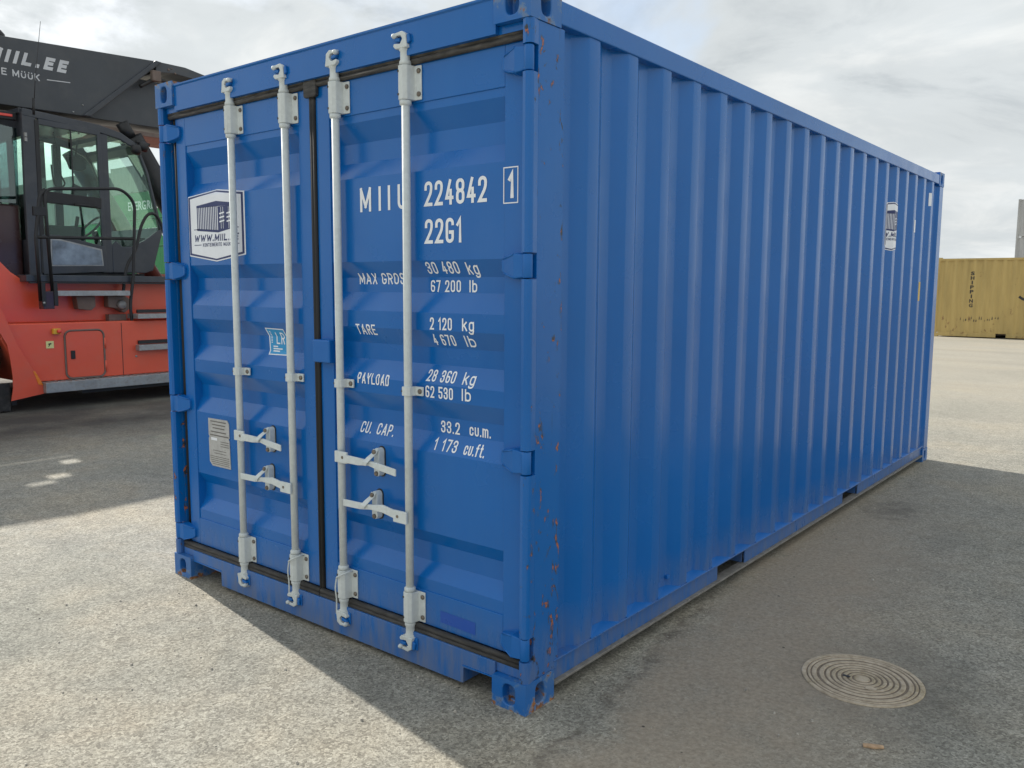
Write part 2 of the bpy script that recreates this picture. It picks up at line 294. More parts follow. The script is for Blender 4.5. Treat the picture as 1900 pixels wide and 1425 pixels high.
# ---------------------------------------------------------------- mesh helpers
class MB:
    def __init__(s): s.v = []; s.f = []; s.sm = []
    def add(s, vs, fs, smooth=False):
        o = len(s.v); s.v += [tuple(p) for p in vs]; s.f += [tuple(i+o for i in f) for f in fs]; s.sm += [smooth]*len(fs); return s
    def box(s, x0, x1, y0, y1, z0, z1):
        v = [(x, y, z) for z in (z0, z1) for y in (y0, y1) for x in (x0, x1)]
        return s.add(v, [(0, 2, 3, 1), (4, 5, 7, 6), (0, 1, 5, 4), (2, 6, 7, 3), (0, 4, 6, 2), (1, 3, 7, 5)])
    def prism(s, poly, axis, a, b, smooth=False):
        def P(p, q): return {'x': (q, p[0], p[1]), 'y': (p[0], q, p[1]), 'z': (p[0], p[1], q)}[axis]
        n = len(poly); v = [P(p, a) for p in poly]+[P(p, b) for p in poly]
        s.add(v, [tuple(range(n))[::-1], tuple(range(n, 2*n))]); o = len(s.v)-2*n
        s.f += [(o+i, o+(i+1) % n, o+n+(i+1) % n, o+n+i) for i in range(n)]; s.sm += [smooth]*n; return s
    def tube(s, path, r, n=10, caps=True, smooth=True, rz=None):
        P = [Vector(p) for p in path]; rings = []; up = None
        for i, p in enumerate(P):
            d = ((P[i+1]-p) if i == 0 else (p-P[i-1]) if i == len(P)-1 else ((P[i+1]-p).normalized()+(p-P[i-1]).normalized())).normalized()
            if up is None: up = Vector((0, 0, 1)) if abs(d.z) < 0.9 else Vector((1, 0, 0))
            a = d.cross(up).normalized(); b = a.cross(d).normalized(); up = b
            rr = r[i] if isinstance(r, (list, tuple)) else r
            rings.append([p+a*math.cos(t)*rr+b*math.sin(t)*(rz or rr) for t in [2*math.pi*k/n for k in range(n)]])
        v = [q for g in rings for q in g]; f = []
        for i in range(len(P)-1):
            f += [(i*n+k, i*n+(k+1) % n, (i+1)*n+(k+1) % n, (i+1)*n+k) for k in range(n)]
        s.add(v, f, smooth)
        if caps: o = len(s.v)-len(v); s.f += [tuple(o+k for k in range(n))[::-1], tuple(o+len(v)-n+k for k in range(n))]; s.sm += [False]*2
        return s
    def lathe(s, prof, c, axis='z', n=32, smooth=True):
        c = Vector(c); v = []
        for r, h in prof:
            for k in range(n):
                t = 2*math.pi*k/n; a, b = r*math.cos(t), r*math.sin(t)
                v.append(c+Vector({'z': (a, b, h), 'x': (h, a, b), 'y': (a, h, b)}[axis]))
        f = [(i*n+k, i*n+(k+1) % n, (i+1)*n+(k+1) % n, (i+1)*n+k) for i in range(len(prof)-1) for k in range(n)]
        s.add(v, f, smooth)
        o = len(s.v)-len(v)
        if prof[0][0] > 1e-6: s.f.append(tuple(o+k for k in range(n))[::-1]); s.sm.append(False)
        if prof[-1][0] > 1e-6: s.f.append(tuple(o+len(v)-n+k for k in range(n))); s.sm.append(False)
        return s
    def build(s, name, mat, parent=None, bevel=0.0, seg=2, recalc=True):
        me = bpy.data.meshes.new(name)
        off = Vector((0, 0, 0)); p = parent
        while p is not None: off += p.location; p = p.parent
        me.from_pydata([tuple(Vector(q)-off) for q in s.v], [], s.f)
        if recalc:
            bm = bmesh.new(); bm.from_mesh(me); bmesh.ops.recalc_face_normals(bm, faces=bm.faces); bm.to_mesh(me); bm.free()
        me.polygons.foreach_set('use_smooth', s.sm[:len(me.polygons)])
        me.materials.append(MAT[mat] if isinstance(mat, str) else mat); me.update()
        o = bpy.data.objects.new(name, me); COL.objects.link(o)
        if parent is not None: o.parent = parent
        if bevel: 
            b = o.modifiers.new('bevel', 'BEVEL'); b.width = bevel; b.segments = seg; b.limit_method = 'ANGLE'; b.angle_limit = R(40)
        return o
def empty(name, loc, label, cat, group=None):
    e = bpy.data.objects.new(name, None); COL.objects.link(e); e.location = loc; e.empty_display_size = 0.2
    e['label'] = label; e['category'] = cat
    if group: e['group'] = group
    return e
def tag(o, label, cat, group=None):
    o['label'] = label; o['category'] = cat
    if group: o['group'] = group
    return o
def arc(c, r, a0, a1, n): return [(c[0]+r*math.cos(R(a0+(a1-a0)*k/n)), c[1]+r*math.sin(R(a0+(a1-a0)*k/n))) for k in range(n+1)]
def rrect(x0, x1, y0, y1, r, n=4):
    return arc((x1-r, y1-r), r, 0, 90, n)+arc((x0+r, y1-r), r, 90, 180, n)+arc((x0+r, y0+r), r, 180, 270, n)+arc((x1-r, y0+r), r, 270, 360, n)
def smooth_path(pts, n=6):
    P = [Vector(p) for p in pts]; out = []
    for i in range(len(P)-1):
        a, b, c, d = P[max(0, i-1)], P[i], P[i+1], P[min(len(P)-1, i+2)]
        for k in range(n):
            t = k/n; out.append(0.5*((2*b)+(c-a)*t+(2*a-5*b+4*c-d)*t*t+(3*b-a-3*c+d)*t**3))
    return out+[P[-1]]
def fillet(pts, r, n=5):
    P = [Vector(p) for p in pts]; out = [P[0]]
    for i in range(1, len(P)-1):
        a = (P[i-1]-P[i]); b = (P[i+1]-P[i]); q = min(r, a.length*0.45, b.length*0.45); A = P[i]+a.normalized()*q; B = P[i]+b.normalized()*q
        for k in range(n+1):
            t = k/n; out.append((1-t)**2*A+2*t*(1-t)*P[i]+t*t*B)
    return out+[P[-1]]

# ---- lettering: outlines cut along the folds of the sheet they are printed on
def text_shape(body, bold=0.0, shear=0.0, space=1.0):
    cu_ = bpy.data.curves.new('t', 'FONT'); cu_.body = body; cu_.size = 1; cu_.offset = bold; cu_.shear = shear; cu_.space_character = space; cu_.resolution_u = 4; cu_.fill_mode = 'BOTH'
    o = bpy.data.objects.new('t', cu_); COL.objects.link(o); bpy.context.view_layer.update()
    me = bpy.data.meshes.new_from_object(o.evaluated_get(bpy.context.evaluated_depsgraph_get()))
    v = [(p.co.x, p.co.y) for p in me.vertices]; f = [tuple(p.vertices) for p in me.polygons]
    bpy.data.objects.remove(o); bpy.data.curves.remove(cu_); bpy.data.meshes.remove(me); return v, f
_cap = [None]
def cap_h():
    if _cap[0] is None: v, _ = text_shape('H'); _cap[0] = max(p[1] for p in v)
    return _cap[0]
def flat_to(name, v2, faces, mat, parent, mapper, cu_=(), cv_=()):
    bm = bmesh.new(); vs = [bm.verts.new((a, 0, b)) for a, b in v2]
    for f in faces:
        try: bm.faces.new([vs[i] for i in f])
        except ValueError: pass
    us = [p[0] for p in v2]; vv = [p[1] for p in v2]
    for c in cu_:
        if min(us) < c < max(us): bmesh.ops.bisect_plane(bm, geom=bm.verts[:]+bm.edges[:]+bm.faces[:], plane_co=(c, 0, 0), plane_no=(1, 0, 0))
    for c in cv_:
        if min(vv) < c < max(vv): bmesh.ops.bisect_plane(bm, geom=bm.verts[:]+bm.edges[:]+bm.faces[:], plane_co=(0, 0, c), plane_no=(0, 0, 1))
    bm.verts.ensure_lookup_table(); bm.verts.index_update()
    m = MB(); m.add([mapper(p.co.x, p.co.z) for p in bm.verts], [tuple(q.index for q in f.verts) for f in bm.faces]); bm.free()
    return m.build(name, mat, parent, recalc=False)
def letter(body, u0, u1, v0, h, mat, parent, mapper, cu_=(), cv_=(), bold=0.015, shear=0.0, space=1.0, name='lettering'):
    v, f = text_shape(body, bold, shear, space)
    a, b = min(p[0] for p in v), max(p[0] for p in v); k = h/cap_h()
    return flat_to(name, [(u0+(p[0]-a)/(b-a)*(u1-u0), v0+p[1]*k) for p in v], f, mat, parent, mapper, cu_, cv_)
GL = {
 '0': ['.5,1 1,1r 1,0r 0,0r 0,1r .5,1'], 'O': ['.5,1 1,1r 1,0r 0,0r 0,1r .5,1'], '1': ['0,.76 .75,1 .75,0'], '2': ['0,.74 0,1r 1,1r 1,.58r 0,0 1,0'],
 '3': ['0,.76 0,1r 1,1r 1,.53r .35,.53', '.35,.53 1,.53r 1,0r 0,0r 0,.24'], '4': ['1,.24 0,.24 .62,1', '.72,.56 .72,0'], '5': ['1,1 0,1 0,.57 1,.6r 1,0r 0,0r 0,.22'],
 '6': ['1,.86 1,1r 0,1r 0,0r 1,0r 1,.52r .55,.52', '.6,.52 0,.52'], '7': ['0,1 1,1 .38,0'], '8': ['.5,1 1,1r 1,.53r 0,.53r 0,1r .5,1', '.5,.53 1,.53r 1,0r 0,0r 0,.53r .5,.53'],
 'G': ['1,.81 1,1r 0,1r 0,0r 1,0r 1,.42 .55,.42'], 'C': ['1,.74 1,1r 0,1r 0,0r 1,0r 1,.26'], 'M': ['0,0 0,1', '0,1 .5,.18', '.5,.18 1,1', '1,1 1,0'], 'I': ['0,0 0,1'], 'l': ['0,0 0,1'],
 'U': ['0,1 0,0r 1,0r 1,1'], 'A': ['0,0 .5,1', '.5,1 1,0', '.2,.28 .8,.28'], 'X': ['0,0 1,1', '0,1 1,0'], 'R': ['0,0 0,1 1,1r 1,.48r .55,.48', '.6,.48 0,.48', '.5,.48 1,0'], 'S': ['1,.77 1,1r 0,1r 0,.53r 1,.51r 1,0r 0,0r 0,.23'],
 'T': ['0,1 1,1', '.5,1 .5,0'], 'E': ['1,1 0,1 0,0 1,0', '0,.52 .85,.52'], 'P': ['0,0 0,1 1,1r 1,.46r .55,.46', '.6,.46 0,.46'], 'Y': ['0,1 .5,.42', '1,1 .5,.42', '.5,.46 .5,0'], 'L': ['0,1 0,0 1,0'], 'D': ['.45,0 0,0 0,1 1,1r 1,0r .45,0'],
 '.': ['0,0 0,.03'], 'k': ['0,0 0,1', '0,.30 .9,.72', '.35,.46 1,0'], 'g': ['1,.72 1,-.3r 0,-.3r 0,-.2', '1,.5 1,.72r 0,.72r 0,0r 1,0r 1,.22'], 'b': ['0,1 0,0', '0,.5 0,.72r 1,.72r 1,0r 0,0r 0,.22'],
 'c': ['1,.53 1,.72r 0,.72r 0,0r 1,0r 1,.19'], 'u': ['0,.72 0,0r 1,0r 1,.72'], 'm': ['0,0 0,.72', '0,.5 0,.72r .5,.72r .5,0', '.5,.5 .5,.72r 1,.72r 1,0'], 'f': ['.95,1 .4,1r .4,0', '0,.68 .85,.68'], 't': ['.4,1 .4,0r .95,0', '0,.7 .85,.7'],
 'W': ['0,1 .25,0', '.25,0 .5,.8', '.5,.8 .75,0', '.75,0 1,1'], 'K': ['0,0 0,1', '0,.4 1,1', '.3,.55 1,0'], 'N': ['0,0 0,1', '0,1 1,0', '1,0 1,1'], 'Ü': ['0,.68 0,0r 1,0r 1,.68', '.15,1.02 .15,1.03', '.85,1.02 .85,1.03']}
RW = {'M': 1.35, 'W': 1.75, 'I': 0.0, 'l': 0.0, '.': 0.0, '1': 0.55, 'm': 1.6, ' ': 0.25, 'f': 0.8, 't': 0.75, 'T': 1.05, 'A': 1.15, 'Y': 1.1}
def stroke_text(body, u0, u1, v0, h, mat, parent, mf, cu_=(), cv_=(), wt=0.138, shear=0.0, gap=0.42, off=0.0012, name='lettering'):
    """condensed sign-writer's lettering of even stroke weight; cells stretch to fill u0..u1"""
    if len(body) == 2:
        t = wt*h; r0, r1 = (RW.get(c, 1.0) for c in body); w = (u1-u0-2*t)/(r0+r1+gap); a = u0+t+r0*w; b = a+gap*w; kw = dict(wt=wt, shear=shear, gap=gap, off=off, name=name)
        stroke_text(body[0], u0, a, v0, h, mat, parent, mf, cu_, cv_, **kw); return stroke_text(body[1], b, u1, v0, h, mat, parent, mf, cu_, cv_, **kw)
    t = wt*h; tot = sum(RW.get(c, 1.0) for c in body)+gap*(len(body)-1); w = (u1-u0-t*len(body)-shear*h)/max(tot, 1e-3)
    u = u0; out = MB(); lay = 0
    for c in body:
        gw = RW.get(c, 1.0)*w
        for st in GL.get(c, []):
            P = []
            for q in st.split():
                rd = q.endswith('r'); a, b = q.rstrip('r').split(','); P.append((Vector((u+t/2+float(a)*gw, t/2+float(b)*(h-t))), rd))
            path = [P[0][0]]
            for i in range(1, len(P)-1):
                p, rd = P[i]
                if not rd: path.append(p); continue
                a = P[i-1][0]-p; b = P[i+1][0]-p; k = min(gw*0.5, a.length*0.5 if P[i-1][1] else a.length, b.length*0.5 if P[i+1][1] else b.length, h*0.3)
                A = p+a.normalized()*k; B = p+b.normalized()*k
                for j in range(6): s_ = j/5; path.append((1-s_)**2*A+2*s_*(1-s_)*(p*0.9+(A+B)*0.05)+s_*s_*B)
            path.append(P[-1][0]); L_, R_ = [], []
            path = [p for i, p in enumerate(path) if i == 0 or (p-path[i-1]).length > 1e-6]
            ends = len(path)-1
            for i, p in enumerate(path):
                d0 = (p-path[i-1]).normalized() if i else None; d1 = (path[i+1]-p).normalized() if i < ends else None
                if d0 is None: d0 = d1; p = p-d1*t/2*(0 if c in '08OD' else 1)
                elif d1 is None: d1 = d0; p = p+d0*t/2*(0 if c in '08OD' else 1)
                n0 = Vector((-d0.y, d0.x)); n1 = Vector((-d1.y, d1.x)); n_ = (n0+n1); n_ = n_.normalized() if n_.length > 1e-6 else n0; k = t/2/max(0.45, n_.dot(n0)); L_.append(p+n_*k); R_.append(p-n_*k)
            pts = [(p.x+shear*p.y, v0+p.y) for p in L_+R_]; n = len(L_)
            bm = bmesh.new(); vs = [bm.verts.new((a, 0, b)) for a, b in pts]
            for i in range(n-1): bm.faces.new([vs[i], vs[i+1], vs[n+i+1], vs[n+i]])
            for cut in cu_:
                if min(p[0] for p in pts) < cut < max(p[0] for p in pts): bmesh.ops.bisect_plane(bm, geom=bm.verts[:]+bm.edges[:]+bm.faces[:], plane_co=(cut, 0, 0), plane_no=(1, 0, 0))
            for cut in cv_:
                if min(p[1] for p in pts) < cut < max(p[1] for p in pts): bmesh.ops.bisect_plane(bm, geom=bm.verts[:]+bm.edges[:]+bm.faces[:], plane_co=(0, 0, cut), plane_no=(0, 0, 1))
            bm.verts.ensure_lookup_table(); bm.verts.index_update(); mp = mf(off+0.00012*(lay % 5)); lay += 1
            out.add([mp(p.co.x, p.co.z) for p in bm.verts], [tuple(q.index for q in f.verts) for f in bm.faces]); bm.free()
        u += gw+t+gap*w
    return out.build(name, mat, parent, recalc=False)
def poly(name, pts, mat, parent, mapper, cu_=(), cv_=()): return flat_to(name, pts, [tuple(range(len(pts)))], mat, parent, mapper, cu_, cv_)

# ---------------------------------------------------------------- ground
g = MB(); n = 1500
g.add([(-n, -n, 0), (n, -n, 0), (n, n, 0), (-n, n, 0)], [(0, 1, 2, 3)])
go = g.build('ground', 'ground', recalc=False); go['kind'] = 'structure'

# ================================================================ the blue container
W, H, LEN = 2.438, 2.591, 6.058
BC = empty('shipping_container', (-1.219, 3.0, 0), 'bright blue twenty-foot shipping container with four grey locking bars in the foreground', 'container')

def corner_casting(parent, cx, cy, cz, sx, sy, sz, mat, dims=(0.162, 0.178, 0.118), holes=True):
    """corner at (cx,cy,cz); the block goes inwards along sx,sy,sz"""
    dx, dy, dz = dims; m = MB()
    def P(a, b, c): return (cx+sx*a, cy+sy*b, cz+sz*c)
    def holed(w, h, a, b, fn, dep=0.045):
        ang = sorted(set([round(2*math.pi*k/24, 5) for k in range(24)]+[round(math.atan2(q, p) % (2*math.pi), 5) for p in (w/2, -w/2) for q in (h/2, -h/2)]))
        outer, hole = [], []
        for t in ang:
            c, s_ = math.cos(t), math.sin(t); k = min(w/2/abs(c) if abs(c) > 1e-6 else 9, h/2/abs(s_) if abs(s_) > 1e-6 else 9); outer.append((c*k+w/2, s_*k+h/2))
            k = (abs(c/a)**3+abs(s_/b)**3)**(-1/3); hole.append((c*k+w/2, s_*k+h/2))
        N_ = len(ang); v = [fn(p, q, 0) for p, q in outer]+[fn(p, q, 0) for p, q in hole]+[fn(p, q, dep) for p, q in hole]
        f = [(i, (i+1) % N_, N_+(i+1) % N_, N_+i) for i in range(N_)]+[(N_+i, N_+(i+1) % N_, 2*N_+(i+1) % N_, 2*N_+i) for i in range(N_)]+[tuple(2*N_+i for i in range(N_))]
        m.add(v, f)
    if holes:
        holed(dx, dz, 0.030, 0.0395, lambda p, q, d: P(p, d, q)); holed(dy, dz, 0.0285, 0.0395, lambda p, q, d: P(d, p, q)); holed(dx, dy, 0.031, 0.06, lambda p, q, d: P(p, q, d), 0.03)
    else:
        m.add([P(0, 0, 0), P(dx, 0, 0), P(dx, 0, dz), P(0, 0, dz)], [(0, 1, 2, 3)]); m.add([P(0, 0, 0), P(0, dy, 0), P(0, dy, dz), P(0, 0, dz)], [(0, 1, 2, 3)]); m.add([P(0, 0, 0), P(dx, 0, 0), P(dx, dy, 0), P(0, dy, 0)], [(0, 1, 2, 3)])
    m.add([P(dx, 0, 0), P(dx, dy, 0), P(dx, dy, dz), P(dx, 0, dz)], [(0, 1, 2, 3)]); m.add([P(0, dy, 0), P(dx, dy, 0), P(dx, dy, dz), P(0, dy, dz)], [(0, 1, 2, 3)]); m.add([P(0, 0, dz), P(dx, 0, dz), P(dx, dy, dz), P(0, dy, dz)], [(0, 1, 2, 3)])
    o = m.build('corner_casting', mat, parent)
    bm = bmesh.new(); bm.from_mesh(o.data); bmesh.ops.remove_doubles(bm, verts=bm.verts, dist=1e-4); bmesh.ops.recalc_face_normals(bm, faces=bm.faces); bm.to_mesh(o.data); bm.free()
    if holes: b = o.modifiers.new('bevel', 'BEVEL'); b.width = 0.0055; b.segments = 3; b.limit_method = 'ANGLE'; b.angle_limit = R(50)
    return o
for px_, sx in ((0, -1), (-W, 1)):
    for py_, sy in ((0, 1), (LEN, -1)):
        for pz_, sz in ((0, 1), (H, -1)): corner_casting(BC, px_, py_, pz_, sx, sy, sz, 'casting')

# door posts with hinge notches; a rounded outer edge like a pipe
HZ = [0.245, 0.945, 1.645, 2.345]; HH = 0.042
SHAFT = [(-0.004, 0.0521), (-0.004, 0.205), (-0.045, 0.205), (-0.10, 0.15), (-0.10, 0.112), (-0.042, 0.112), (-0.042, 0.0521)]
NOSE = arc((-0.021, 0.023), 0.021, -90, 0, 6)+[(-0.004, 0.0519), (-0.042, 0.0519), (-0.042, 0.016), (-0.036, 0.006)]
for x0, sgn in ((0, 1), (-W, -1)):
    po = MB().prism([(x0+sgn*a, b) for a, b in SHAFT], 'z', 0.1185, H-0.1185).build('corner_post', 'blue_post', BC, bevel=0.002)
    z = 0.1185
    for h in HZ+[None]:
        z2 = (h-HH-0.004) if h else H-0.1185
        MB().prism([(x0+sgn*a, b) for a, b in NOSE], 'z', z, z2).build('post_nose', 'blue_post', po)
        if h: z = h+HH+0.004
    for h in HZ:
        b = MB(); b.lathe([(0.0165, -HH), (0.018, -HH+0.003), (0.018, HH-0.003), (0.0165, HH)], (x0-sgn*0.022, 0.022, h), 'z', 16); b.build('hinge_pin', 'blue_hw', po)
for x0, sgn in ((0, 1), (-W, -1)):   # rear posts
    pr = [(0, 0), (0, -0.13), (-0.03, -0.16), (-0.08, -0.16), (-0.08, -0.02), (-0.10, 0)]
    MB().prism([(x0+sgn*(a-0.003), LEN-0.003+b) for a, b in pr], 'z', 0.1185, H-0.1185).build('corner_post', 'blue', BC, bevel=0.003)

# side walls: trapezoid corrugation
PITCH = 0.2785
def corr_pts(a, b, first, inner, outer, pitch=PITCH, fl=0.072, sl=0.0685):
    """points (s, depth) along the wall; `first` is the far edge of an outer flat"""
    pts = []; k = math.floor((a-first)/pitch)-1
    while True:
        e = first+k*pitch
        for s_, d in ((e-fl-sl, inner), (e-fl, outer), (e, outer), (e+sl, inner)):
            pts.append((s_, d))
        k += 1
        if e-fl-sl > b: break
    def at(s_):
        for (p, d), (q, f) in zip(pts, pts[1:]):
            if p <= s_ <= q: return d+(f-d)*(s_-p)/max(1e-9, q-p)
        return inner
    return [(a, at(a))]+[p for p in pts if a < p[0] < b]+[(b, at(b))], at
SIDE, side_at = corr_pts(0.2, LEN-0.15, 0.441, -0.046, -0.008)
BZ0, BZ1 = 0.152, 2.500
for x0, sgn in ((0, 1), (-W, -1)):
    m = MB(); v = []
    # small rounding at every fold: split each corner in two
    pts = []
    for i, (s_, d) in enumerate(SIDE):
        if 0 < i < len(SIDE)-1:
            (p, e), (q, f) = SIDE[i-1], SIDE[i+1]; l1 = math.hypot(s_-p, d-e); l2 = math.hypot(q-s_, f-d); k = 0.007
            if l1 > 0.02 and l2 > 0.02:
                A = (s_+(p-s_)*k/l1, d+(e-d)*k/l1); B = (s_+(q-s_)*k/l2, d+(f-d)*k/l2); Mid = ((A[0]+B[0])/4+s_/2, (A[1]+B[1])/4+d/2); pts += [A, Mid, B]; continue
        pts.append((s_, d))
    for s_, d in pts: v += [(x0+sgn*d, s_, BZ0), (x0+sgn*d, s_, BZ1)]
    m.add(v, [(2*i, 2*i+2, 2*i+3, 2*i+1) for i in range(len(pts)-1)], True)
    w_ = m.build('side_wall', 'blue', BC, recalc=False)
    w_.data.set_sharp_from_angle(angle=R(14)) if hasattr(w_.data, 'set_sharp_from_angle') else None
    # rails
    MB().box(*sorted((x0-sgn*0.002, x0-sgn*0.062)), 0.1785, LEN-0.1785, 2.487, 2.567).build('top_rail', 'blue', BC, bevel=0.004)
    segs = [(0.1785, 1.64), (1.985, 3.66), (4.005, LEN-0.1785)]
    m = MB()
    for a, b in segs: m.box(*sorted((x0-sgn*0.016, x0-sgn*0.022)), a, b, 0.066, 0.147)
    br = m.build('bottom_rail', 'blue', BC)
    MB().box(*sorted((x0-sgn*0.0, x0-sgn*0.062)), 0.1785, LEN-0.1785, 0.1475, 0.1535).build('rail_flange', 'blue', br, bevel=0.0015)
    MB().box(*sorted((x0+sgn*0.004, x0-sgn*0.05)), 0.1785, LEN-0.1785, 0.055, 0.0655).build('rail_flange', 'flange', br, bevel=0.002)
    # dusty weld ledge standing on the flange in each recess
    if sgn == 1:
        m = MB()
        for k in range(1, 21):
            e = 0.441+k*PITCH
            if e > LEN-0.2: break
            a0, a1, a2, a3 = e-PITCH-0.004, e-PITCH+0.0685, e-0.1405, e-0.068
            m.add([(-0.001, a0, 0.1541), (-0.001, a3, 0.1541), (-0.0075, a0, 0.157), (-0.0455, a1, 0.175), (-0.0455, a2, 0.172), (-0.0075, a3, 0.157)], [(0, 1, 5, 4, 3, 2)])
        m.build('sealant_fillet', 'blue_hw', w_, recalc=False)
# fork pocket tunnels, floor, roof, rear wall
for a, b in ((1.64, 1.985), (3.66, 4.005)):
    m = MB(); m.box(-W+0.03, -0.03, a, a+0.006, 0.067, 0.147); m.box(-W+0.03, -0.03, b-0.006, b, 0.067, 0.147); m.build('fork_pocket', 'blue', BC)
MB().box(-W+0.064, -0.064, 0.12, LEN-0.05, 0.155, 0.18).build('floor', 'blue', BC)
m = MB(); v = []; k = 0; y = 0.19
while y < LEN-0.18:
    d = 0.0 if k % 4 in (0, 1) else 0.02; v += [(-W+0.063, y, 2.562-d), (-0.063, y, 2.562-d)]; y += 0.052; k += 1
m.add(v, [(2*i, 2*i+1, 2*i+3, 2*i+2) for i in range(len(v)//2-1)]); m.build('roof', 'blue', BC, recalc=False)
RP, _ = corr_pts(-W+0.08, -0.08, -W+0.3, LEN-0.05, LEN-0.01)
m = MB(); v = []
for s_, d in RP: v += [(s_, d, 0.15), (s_, d, 2.49)]
m.add(v, [(2*i, 2*i+2, 2*i+3, 2*i+1) for i in range(len(RP)-1)]); m.build('end_wall', 'blue', BC, recalc=False)
MB().box(-W+0.1625, -0.1625, LEN-0.07, LEN-0.004, 2.488, 2.57).build('end_rail', 'blue', BC, bevel=0.004)
MB().box(-W+0.1625, -0.1625, LEN-0.07, LEN-0.004, 0.03, 0.148).build('end_rail', 'blue', BC, bevel=0.004)

# door end: header, sill
hd = MB(); hd.prism([(0.012, 2.4445), (0.012, 2.560), (0.006, 2.566), (0.006, 2.573), (0.09, 2.573), (0.09, 2.4445)], 'x', -W+0.1625, -0.1625)
hd.box(-W+0.0525, -W+0.162, 0.03, 0.09, 2.4445, 2.472); hd.box(-0.162, -0.0525, 0.03, 0.09, 2.4445, 2.472)
hd.build('door_header', 'blue', BC)
sl = MB(); sl.prism([(-W+0.1625, 0.097), (-2.014, 0.092), (-2.012, 0.022), (-0.326, 0.022), (-0.324, 0.086), (-0.1625, 0.093), (-0.1625, 0.158), (-W+0.1625, 0.158)], 'y', 0.018, 0.028)
sl.box(-W+0.0525, -0.0525, 0.0285, 0.12, 0.119, 0.1575)
so_ = sl.build('door_sill', 'blue', BC, bevel=0.002)
MB().box(-2.010, -2.004, 0.0285, 0.12, 0.023, 0.091).build('sill_gusset', 'blue', so_); MB().box(-0.334, -0.328, 0.0285, 0.12, 0.023, 0.085).build('sill_gusset', 'blue', so_)
MB().box(-W+0.165, -2.012, 0.016, 0.1, 0.0985, 0.104).build('sill_flange', 'blue_hw', so_); MB().box(-0.326, -0.165, 0.014, 0.1, 0.0945, 0.0985).build('sill_flange', 'blue_hw', so_)

# doors
FY, PY, DY = 0.050, 0.055, 0.094
BANDS = [(2.273, 0), (2.242, 0), (2.165, 1), (2.085, 1), (2.017, 0), (1.673, 0), (1.608, 1), (1.547, 1), (1.47, 0), (1.40, 0), (1.332, 1), (1.263, 1), (1.188, 0), (1.124, 0), (1.054, 1), (0.99, 1), (0.913, 0), (0.584, 0), (0.525, 1), (0.448, 1), (0.385, 0), (0.335, 0)]
CUTS = [b[0] for b in BANDS]
def door_depth(z):
    if z >= BANDS[0][0] or z <= BANDS[-1][0]: return 0
    for (a, d), (b, e) in zip(BANDS, BANDS[1:]):
        if b <= z <= a: return d+(e-d)*(a-z)/(a-b)
def door_map(off=0.0012):
    def f(u, v):
        if u > -0.15 or v < 0.335 or v > 2.273 or -1.325 < u < -1.115 or u < -2.255: return (u, FY-off, v)
        return (u, PY+(DY-PY)*door_depth(v)-off, v)
    return f
DOORS = []
for (xa, pa, pb, xb) in ((-2.342, -2.255, -1.325, -1.237), (-1.203, -1.115, -0.150, -0.066)):
    m = MB(); m.box(xa, pa, FY, 0.10, 0.192, 2.424); m.box(pb, xb, FY, 0.10, 0.192, 2.424); m.box(pa, pb, FY, 0.10, 2.273, 2.424); m.box(pa, pb, FY, 0.10, 0.192, 0.335)
    # weld the four members into one frame face
    d = m.build('door', 'blue', BC, bevel=0.0025)
    e = 0.0; v = []
    for z, k in BANDS:
        y = PY+(DY-PY)*k; v += [(pa, y, z), (pb, y, z)]
    f = [(2*i, 2*i+1, 2*i+3, 2*i+2) for i in range(len(BANDS)-1)]
    pn = MB(); pn.add(v, f); pnl = pn.build('door_panel', 'blue', d, recalc=False)
    DOORS.append(d)
DL, DR = DOORS
# gaskets
def gasket(parent, pts, r=0.0125, y=0.047):
    m = MB()
    for q in (-1, 1):
        m.tube([(p[0]+q*p[3]*r*0.8, y+p[1], p[2]+q*p[4]*r*0.8) for p in pts], r, 8)
    return m.build('door_gasket', 'rubber', parent)
gasket(DL, [(-2.382, 0, 2.4365, 0, 1), (-1.222, 0, 2.4365, 0, 1)], y=0.044); gasket(DR, [(-1.218, 0, 2.4365, 0, 1), (-0.054, 0, 2.4365, 0, 1)], y=0.044)
gasket(DL, [(-2.382, 0, 0.172, 0, 1), (-1.222, 0, 0.172, 0, 1)], 0.0125, y=0.038); gasket(DR, [(-1.218, 0, 0.172, 0, 1), (-0.054, 0, 0.172, 0, 1)], 0.0125, y=0.038)
gasket(DL, [(-1.220, 0, 0.188, 1, 0), (-1.220, 0, 2.428, 1, 0)], 0.0105, y=0.048)
gasket(DL, [(-2.361, 0, 0.19, 1, 0), (-2.361, 0, 2.424, 1, 0)], 0.0125, y=0.068); gasket(DR, [(-0.054, 0, 0.19, 1, 0), (-0.054, 0, 2.424, 1, 0)], 0.006, y=0.074)
MB().prism(rrect(-1.262, -1.178, 2.375, 2.452, 0.012), 'y', 0.030, 0.0485).build('gasket_corner', 'rubber', DL, bevel=0.004)
